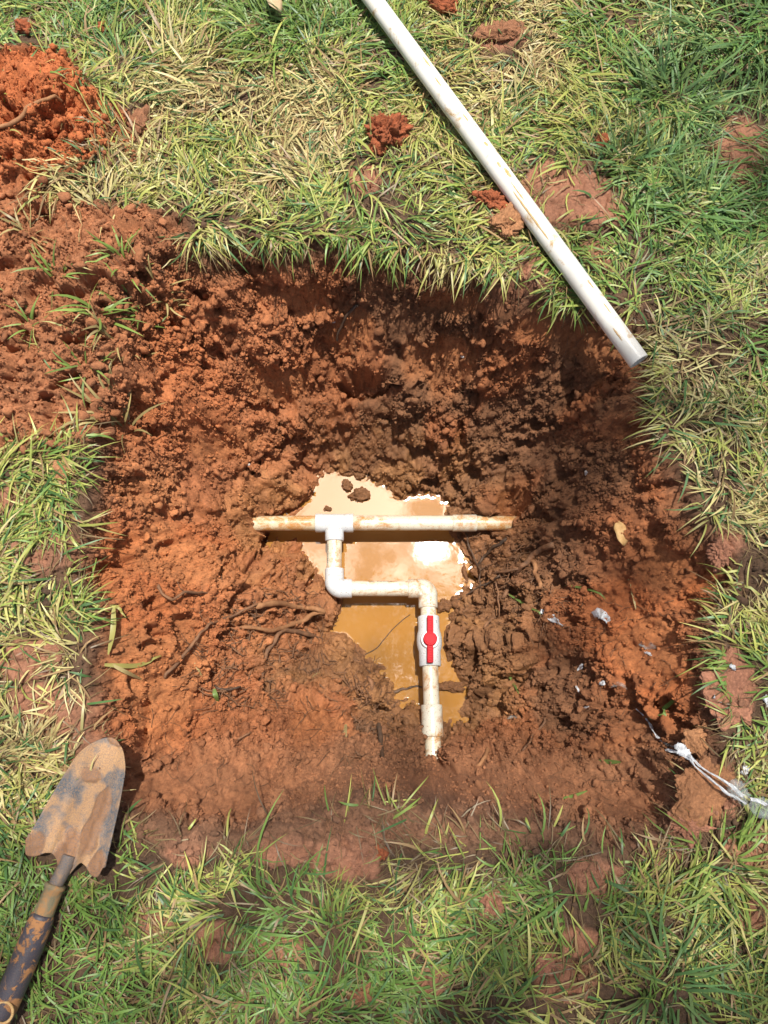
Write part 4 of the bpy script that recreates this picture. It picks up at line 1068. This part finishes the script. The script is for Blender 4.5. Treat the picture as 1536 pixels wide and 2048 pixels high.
# fine root hairs
mb = MB()
def hairs(n, reg, L, r):
    for _ in range(n):
        px, py = rng.uniform(reg[0], reg[2]), rng.uniform(reg[1], reg[3])
        c0 = hit(px, py, 0.002)
        if c0[2] < ZW + 0.004: continue
        a = rng.uniform(0, 6.28); ln = rng.uniform(*L); pts = [c0]
        for k in range(5):
            a += rng.normal(0, 0.5); q = pts[-1] + np.array([math.cos(a), math.sin(a), 0]) * ln / 5
            q[2] = zt(q[0], q[1])[0] + rng.uniform(0.001, 0.006); pts.append(q)
        mb.tube(pts, np.linspace(r, r * 0.5, 6) , 4, False, False)
hairs(140, (930, 1060, 1110, 1260), (0.02, 0.07), 0.0009); hairs(130, (400, 1190, 660, 1400), (0.02, 0.07), 0.0008); hairs(110, (690, 1300, 800, 1520), (0.02, 0.06), 0.0008)
hairs(110, (420, 560, 1250, 900), (0.015, 0.045), 0.0005); hairs(120, (900, 1200, 1350, 1600), (0.015, 0.05), 0.0005); hairs(60, (300, 1400, 800, 1620), (0.015, 0.05), 0.0005)
hairs(60, (430, 1200, 650, 1400), (0.03, 0.08), 0.0012); hairs(40, (700, 1330, 790, 1500), (0.03, 0.06), 0.0011)
hairs(40, (0, 420, 330, 800), (0.02, 0.05), 0.0006)
tag(mb.build('root_fibres', M_root), 'fine brown root fibres in the soil of the hole', 'roots', kind='stuff')

# ------------------------------------------------------------------ white plastic shreds, film, leaves, blades and pebbles
def ribbon(pts, widths, mat, parent=None, name='plastic_shred', lift=0.004, wr=0.002):
    base_ = [hit(a, b, lift) for a, b in pts]
    if lift > 0.015: base_ = [q_ if q_[2] > lift * 0.8 else P(a, b, lift * 0.8) for q_, (a, b) in zip(base_, pts)]      # held up over the rim
    q = smooth_path(base_, 6); n = len(q)
    w = np.interp(np.linspace(0, 1, n), np.linspace(0, 1, len(widths)), widths)
    t = np.gradient(q, axis=0); sd_ = np.stack([-t[:, 1], t[:, 0], 0 * t[:, 0]], 1); sd_ /= np.linalg.norm(sd_, axis=1)[:, None] + 1e-9
    V = []; ph = rng.uniform(0, 6)
    for i in range(n):
        for j in range(5):
            f = j / 4 * 2 - 1
            V.append(q[i] + sd_[i] * w[i] / 2 * f * rng.uniform(0.8, 1.2) + np.array([0, 0, wr * math.sin(ph + 2.7 * f + i * 0.9)]))
    V = np.array(V); V[:, 2] = np.maximum(V[:, 2], zt(V[:, 0], V[:, 1]) + 0.0012)
    Q = np.array([(i * 5 + j, i * 5 + j + 1, i * 5 + j + 6, i * 5 + j + 5) for i in range(n - 1) for j in range(4)])
    o = obj(name, V, Q, mat, parent, origin=q[0]); md = o.modifiers.new('thickness', 'SOLIDIFY'); md.thickness = 0.0004
    return o
def shred(pts, widths, label, mat=None):
    return tag(ribbon(pts, widths, mat or M_film), label, 'plastic scrap', 'plastic scraps in the hole')
shred([(1080, 1222), (1092, 1229), (1103, 1240), (1114, 1246), (1124, 1252)], [0.006, 0.013, 0.008, 0.003, 0.002], 'white plastic scrap nearest to the thickest right root')
shred([(1182, 1231), (1196, 1226), (1205, 1232), (1213, 1245), (1222, 1254)], [0.008, 0.016, 0.012, 0.006, 0.004], 'broadest white plastic scrap on the right bank')
shred([(1276, 1287), (1290, 1292), (1308, 1295)], [0.006, 0.011, 0.004], 'grey clear plastic scrap high on the right bank', M_film_clear)
shred([(1286, 1303), (1293, 1307), (1300, 1312)], [0.002, 0.005, 0.002], 'small white scrap just below the grey clear scrap')
shred([(1152, 1343), (1157, 1336), (1160, 1328)], [0.001, 0.004, 0.002], 'thin upright white sliver in the middle right of the hole')
shred([(1194, 1370), (1201, 1366), (1207, 1370)], [0.004, 0.007, 0.003], 'pale scrap left of the arched clear scrap', M_film)
shred([(1219, 1373), (1232, 1368), (1244, 1371), (1252, 1379)], [0.004, 0.006, 0.005, 0.002], 'arched clear scrap on the lower right floor', M_film_clear)
shred([(1150, 1372), (1154, 1378), (1156, 1385)], [0.002, 0.004, 0.001], 'tiny white scrap below the upright sliver')
shred([(1164, 1416), (1170, 1414), (1176, 1413)], [0.002, 0.003, 0.002], 'tiny white fleck lowest on the right floor')
shred([(1010, 1440), (1020, 1436), (1032, 1432)], [0.003, 0.007, 0.004], 'wet clear scrap between lower pipe and right floor', M_film_clear)
shred([(1455, 1330), (1462, 1334), (1468, 1340)], [0.003, 0.006, 0.003], 'white fleck on the pinkish clay slab in the grass')
shred([(1524, 1392), (1536, 1405), (1548, 1412)], [0.006, 0.014, 0.010], 'white scrap in the grass at the right edge')
shred([(1424, 1392), (1430, 1398), (1434, 1404)], [0.004, 0.007, 0.004], 'white bit left of the pinkish clay slab')
shred([(1482, 1548), (1488, 1538), (1496, 1536)], [0.006, 0.009, 0.002], 'curled white bit above the stringy film')
# the long stringy film
fe = empty('plastic_film', hit(1372, 1506)); tag(fe, 'long torn stringy white plastic film over the right rim', 'plastic film')
ribbon([(1268, 1417), (1285, 1434), (1298, 1452), (1308, 1470), (1322, 1481)], [0.0008, 0.0012, 0.004, 0.002, 0.005], M_film, fe, 'strand', 0.006)
ribbon([(1320, 1480), (1336, 1486), (1344, 1494)], [0.004, 0.012, 0.006], M_film_clear, fe, 'film_patch', 0.008)
ribbon([(1324, 1498), (1334, 1500), (1350, 1503), (1366, 1504)], [0.003, 0.004, 0.003, 0.004], M_film, fe, 'strand', 0.008)
ribbon([(1352, 1488), (1362, 1498), (1374, 1508), (1384, 1520)], [0.006, 0.014, 0.010, 0.005], M_film, fe, 'film_patch', 0.020)
ribbon([(1378, 1510), (1392, 1534), (1412, 1560), (1435, 1580), (1455, 1590), (1472, 1602)], [0.004, 0.0018, 0.0022, 0.0035, 0.0025, 0.002], M_film, fe, 'strand', 0.024)
ribbon([(1380, 1512), (1402, 1534), (1425, 1554), (1446, 1568), (1468, 1588)], [0.004, 0.0018, 0.0022, 0.004, 0.005], M_film, fe, 'strand', 0.024)
ribbon([(1438, 1560), (1452, 1570), (1466, 1586), (1476, 1600)], [0.010, 0.022, 0.020, 0.010], M_film_clear, fe, 'film_patch', 0.024)
ribbon([(1474, 1596), (1494, 1606), (1516, 1614), (1540, 1622), (1575, 1632)], [0.010, 0.024, 0.022, 0.022, 0.018], M_film_clear, fe, 'film_patch', 0.030)
ribbon([(1474, 1590), (1490, 1594), (1506, 1602)], [0.004, 0.005, 0.003], M_film, fe, 'strand', 0.032)

def leaf(px, py, Ln, Wd, rot, mat, label, lift=0.008, cup=0.25):
    c = hit(px, py, lift); nu, nv = 9, 5; V = []
    for i in range(nu):
        u = i / (nu - 1); w = Wd * math.sin(math.pi * (0.06 + 0.90 * u)) ** 0.8 * (1 + 0.18 * math.sin(9 * u))
        for j in range(nv):
            f = j / (nv - 1) * 2 - 1
            x_ = (u - 0.5) * Ln; y_ = f * w / 2
            V.append(c + np.array([x_ * math.cos(rot) - y_ * math.sin(rot), x_ * math.sin(rot) + y_ * math.cos(rot), cup * abs(y_) + 0.004 * math.sin(4 * u + f) + rng.normal(0, 0.0004)]))
    Q = np.array([(i * nv + j, i * nv + j + 1, i * nv + nv + j + 1, i * nv + nv + j) for i in range(nu - 1) for j in range(nv - 1)])
    o = obj('dry_leaf', V, Q, mat, origin=c); o.modifiers.new('thickness', 'SOLIDIFY').thickness = 0.0005
    return tag(o, label, 'leaf', 'fallen leaves')
leaf(1237, 1070, 0.036, 0.018, 1.75, M_leaf_dry, 'tan dry leaf on the orange right bank')
leaf(552, 36, 0.045, 0.022, 2.0, M_leaf_pale, 'pale curled dry leaf in bright grass at the top', 0.03)
leaf(1345, 1235, 0.030, 0.010, 0.3, M_leaf_dry, 'narrow brown leaf at the right rim') if False else None

def strand_blade(pts, w, colr, label, lift=0.006):
    q = smooth_path([hit(a, b, lift) for a, b in pts], 5); n = len(q)
    for _ in range(2): q[1:-1] = (q[:-2] + 2 * q[1:-1] + q[2:]) / 4
    q[:, 2] = np.maximum(q[:, 2], zt(q[:, 0], q[:, 1]) + 0.001)
    t = np.gradient(q, axis=0); s_d = np.stack([-t[:, 1], t[:, 0], 0 * t[:, 0]], 1); s_d /= np.linalg.norm(s_d, axis=1)[:, None] + 1e-9
    ww = w / 2 * np.sqrt(np.clip(np.sin(np.linspace(0.35, 3.10, n)), 0.02, 1))
    V = np.stack([q - s_d * ww[:, None] + [0, 0, 0.0006], q, q + s_d * ww[:, None] + [0, 0, 0.0006]], 1).reshape(-1, 3)
    Q = np.array([(i * 3 + j, i * 3 + j + 1, i * 3 + j + 4, i * 3 + j + 3) for i in range(n - 1) for j in range(2)])
    o = obj('grass_blade', V, Q, M_grass, origin=q[0], colors=np.tile(np.asarray(colr), (len(V), 1)))
    return tag(o, label, 'grass blade', 'loose grass blades in the hole')
YG = (0.34, 0.31, 0.09); GG = (0.16, 0.24, 0.06); ST_ = (0.42, 0.34, 0.15)
strand_blade([(215, 1330), (250, 1332), (285, 1330), (330, 1310)], 0.006, YG, 'long yellow-green blade lying at the foot of the left grass')
strand_blade([(228, 1330), (260, 1345), (290, 1360)], 0.005, ST_, 'straw blade crossing below the long yellow-green one')
strand_blade([(232, 1215), (230, 1260), (222, 1310)], 0.007, YG, 'broad upright yellow blade on the left rim')
strand_blade([(215, 1220), (240, 1215), (256, 1235)], 0.004, YG, 'small arched blade above the broad upright one')
strand_blade([(1188, 1522), (1212, 1522), (1238, 1523)], 0.006, GG, 'short flat green blade on the lower right floor')
strand_blade([(1296, 1438), (1330, 1412), (1362, 1382)], 0.006, GG, 'straight green blade rising to the right rim')
strand_blade([(1128, 1172), (1165, 1178), (1208, 1200)], 0.0035, GG, 'thin green blade above the broadest white scrap')
strand_blade([(1016, 1190), (1050, 1212), (1088, 1242)], 0.004, GG, 'thin green blade ending at the nearest white scrap')
strand_blade([(1252, 1160), (1262, 1190), (1268, 1220)], 0.0035, ST_, 'straw stalk standing on the orange right bank')
strand_blade([(1012, 1345), (1022, 1365), (1036, 1388)], 0.004, GG, 'short green blade on the floor right of the coupling')
strand_blade([(430, 1378), (434, 1392), (438, 1404)], 0.007, GG, 'green leaf bit on the lower left floor')
strand_blade([(692, 1448), (690, 1470), (686, 1490)], 0.006, ST_, 'pale flat blade left of the dark root stub')
strand_blade([(1118, 1596), (1145, 1590), (1172, 1580)], 0.004, GG, 'thin blade on the front wall at right')
strand_blade([(392, 1326), (402, 1345), (414, 1368)], 0.003, ST_, 'straw stalk on the left floor near the short thin root')
strand_blade([(640, 1345), (630, 1352), (618, 1365)], 0.004, ST_, 'straw stalk just left of the pool')
strand_blade([(592, 1332), (578, 1350), (563, 1372)], 0.003, (0.10, 0.07, 0.04), 'dark stalk on the left floor by the curved root')

def pebble(px, py, s, label, mat=M_stone):
    bv, bf = ICO3; c = hit(px, py)
    V = bv * (1 + 0.10 * rng.standard_normal((len(bv), 1))) * s * np.array([1, 0.8, 0.6])
    tag(obj('pebble', V + c + [0, 0, s * 0.4], bf, mat, origin=c), label, 'pebble', 'pebbles in the hole')
pebble(1177, 948, 0.0075, 'clear grey pebble high on the right bank')
pebble(497, 930, 0.0035, 'small pale pebble on the left bank below the gouge')
pebble(668, 645, 0.0035, 'tiny white pebble on the back wall')
pebble(925, 715, 0.0035, 'tiny pale pebble on the back wall at right')

# ------------------------------------------------------------------ tree whose thin crown shades the near and right side
tree = empty('shade_tree', (2.6, -1.6, 0)); tag(tree, 'tree with thin leafy crown overhanging the right side of the lawn', 'tree')
HT = 8.5
sx_, sy_ = SUN[0] / SUN[2], SUN[1] / SUN[2]
nL = 60000
hx = rng.uniform(-2.2, 3.0, nL); hy = rng.uniform(-3.2, 2.0, nL)             # where the leaf's shadow falls on the lawn
hz = HT + rng.normal(0, 0.22, nL)
b1 = -0.035 - 0.05 * sstep(-0.1, -0.3, hx) - hy + 0.10 * (fbm(hx, hy, 0.35, 3, 700.0) - 0.5) * 4             # beyond the near edge
b2 = (hx - 0.30) + 0.10 * (fbm(hx, hy, 0.35, 3, 720.0) - 0.5) * 5 - 0.35 * np.clip(hy - 0.45, 0, 1)
dens = np.clip(np.maximum(sstep(-0.20, 0.30, b1), 0.85 * sstep(-0.12, 0.22, b2)), 0, 1) * np.where(hy < -0.45, 1.0, 0.6 + 0.4 * sstep(0.30, 0.55, fbm(hx, hy, 0.5, 3, 740.0)))
kp = rng.random(nL) < dens * (0.24 + 0.71 * sstep(-0.15, -0.60, hy))
hx, hy, hz = hx[kp] + sx_ * hz[kp], hy[kp] + sy_ * hz[kp], hz[kp]; n = len(hx)
a = rng.uniform(0, 6.28, n); tl = rng.normal(0, 0.5, n); ln = rng.uniform(0.04, 0.085, n); wd = ln * 0.48
ux = np.stack([np.cos(a), np.sin(a), tl * 0.6], 1); vx = np.stack([-np.sin(a), np.cos(a), rng.normal(0, 0.4, n)], 1)
c = np.stack([hx, hy, hz], 1)
V = np.stack([c - ux * ln[:, None] / 2, c + vx * wd[:, None] / 2, c + ux * ln[:, None] / 2, c - vx * wd[:, None] / 2], 1).reshape(-1, 3)
obj('crown', V, np.arange(n * 4).reshape(-1, 4), M_crown, tree, smooth=False)
m = MB()
m.tube(smooth_path([(2.6, -1.6, 0), (2.62, -1.55, 2.1), (2.5, -1.5, 4.5), (2.3, -1.2, 7.0), (2.1, -0.9, 8.9)], 5), np.interp(np.linspace(0, 1, 21), [0, 0.1, 1], [0.21, 0.16, 0.07]), 14)
m.build('trunk', M_bark, tree)
for pts, r in [([(2.4, -1.35, 5.9), (1.6, -0.9, 7.3), (0.8, -0.4, 8.1), (0.2, 0.1, 8.4)], 0.05), ([(2.3, -1.2, 7.0), (1.9, 0.0, 8.0), (1.6, 0.9, 8.4), (1.4, 1.6, 8.6)], 0.045), ([(2.45, -1.4, 5.3), (1.4, -1.6, 7.3), (0.2, -1.4, 8.3), (-1.2, -0.9, 8.6)], 0.05)]:
    m = MB(); q = smooth_path(pts, 5); m.tube(q, np.linspace(r, r * 0.2, len(q)), 8); m.build('limb', M_bark, tree)
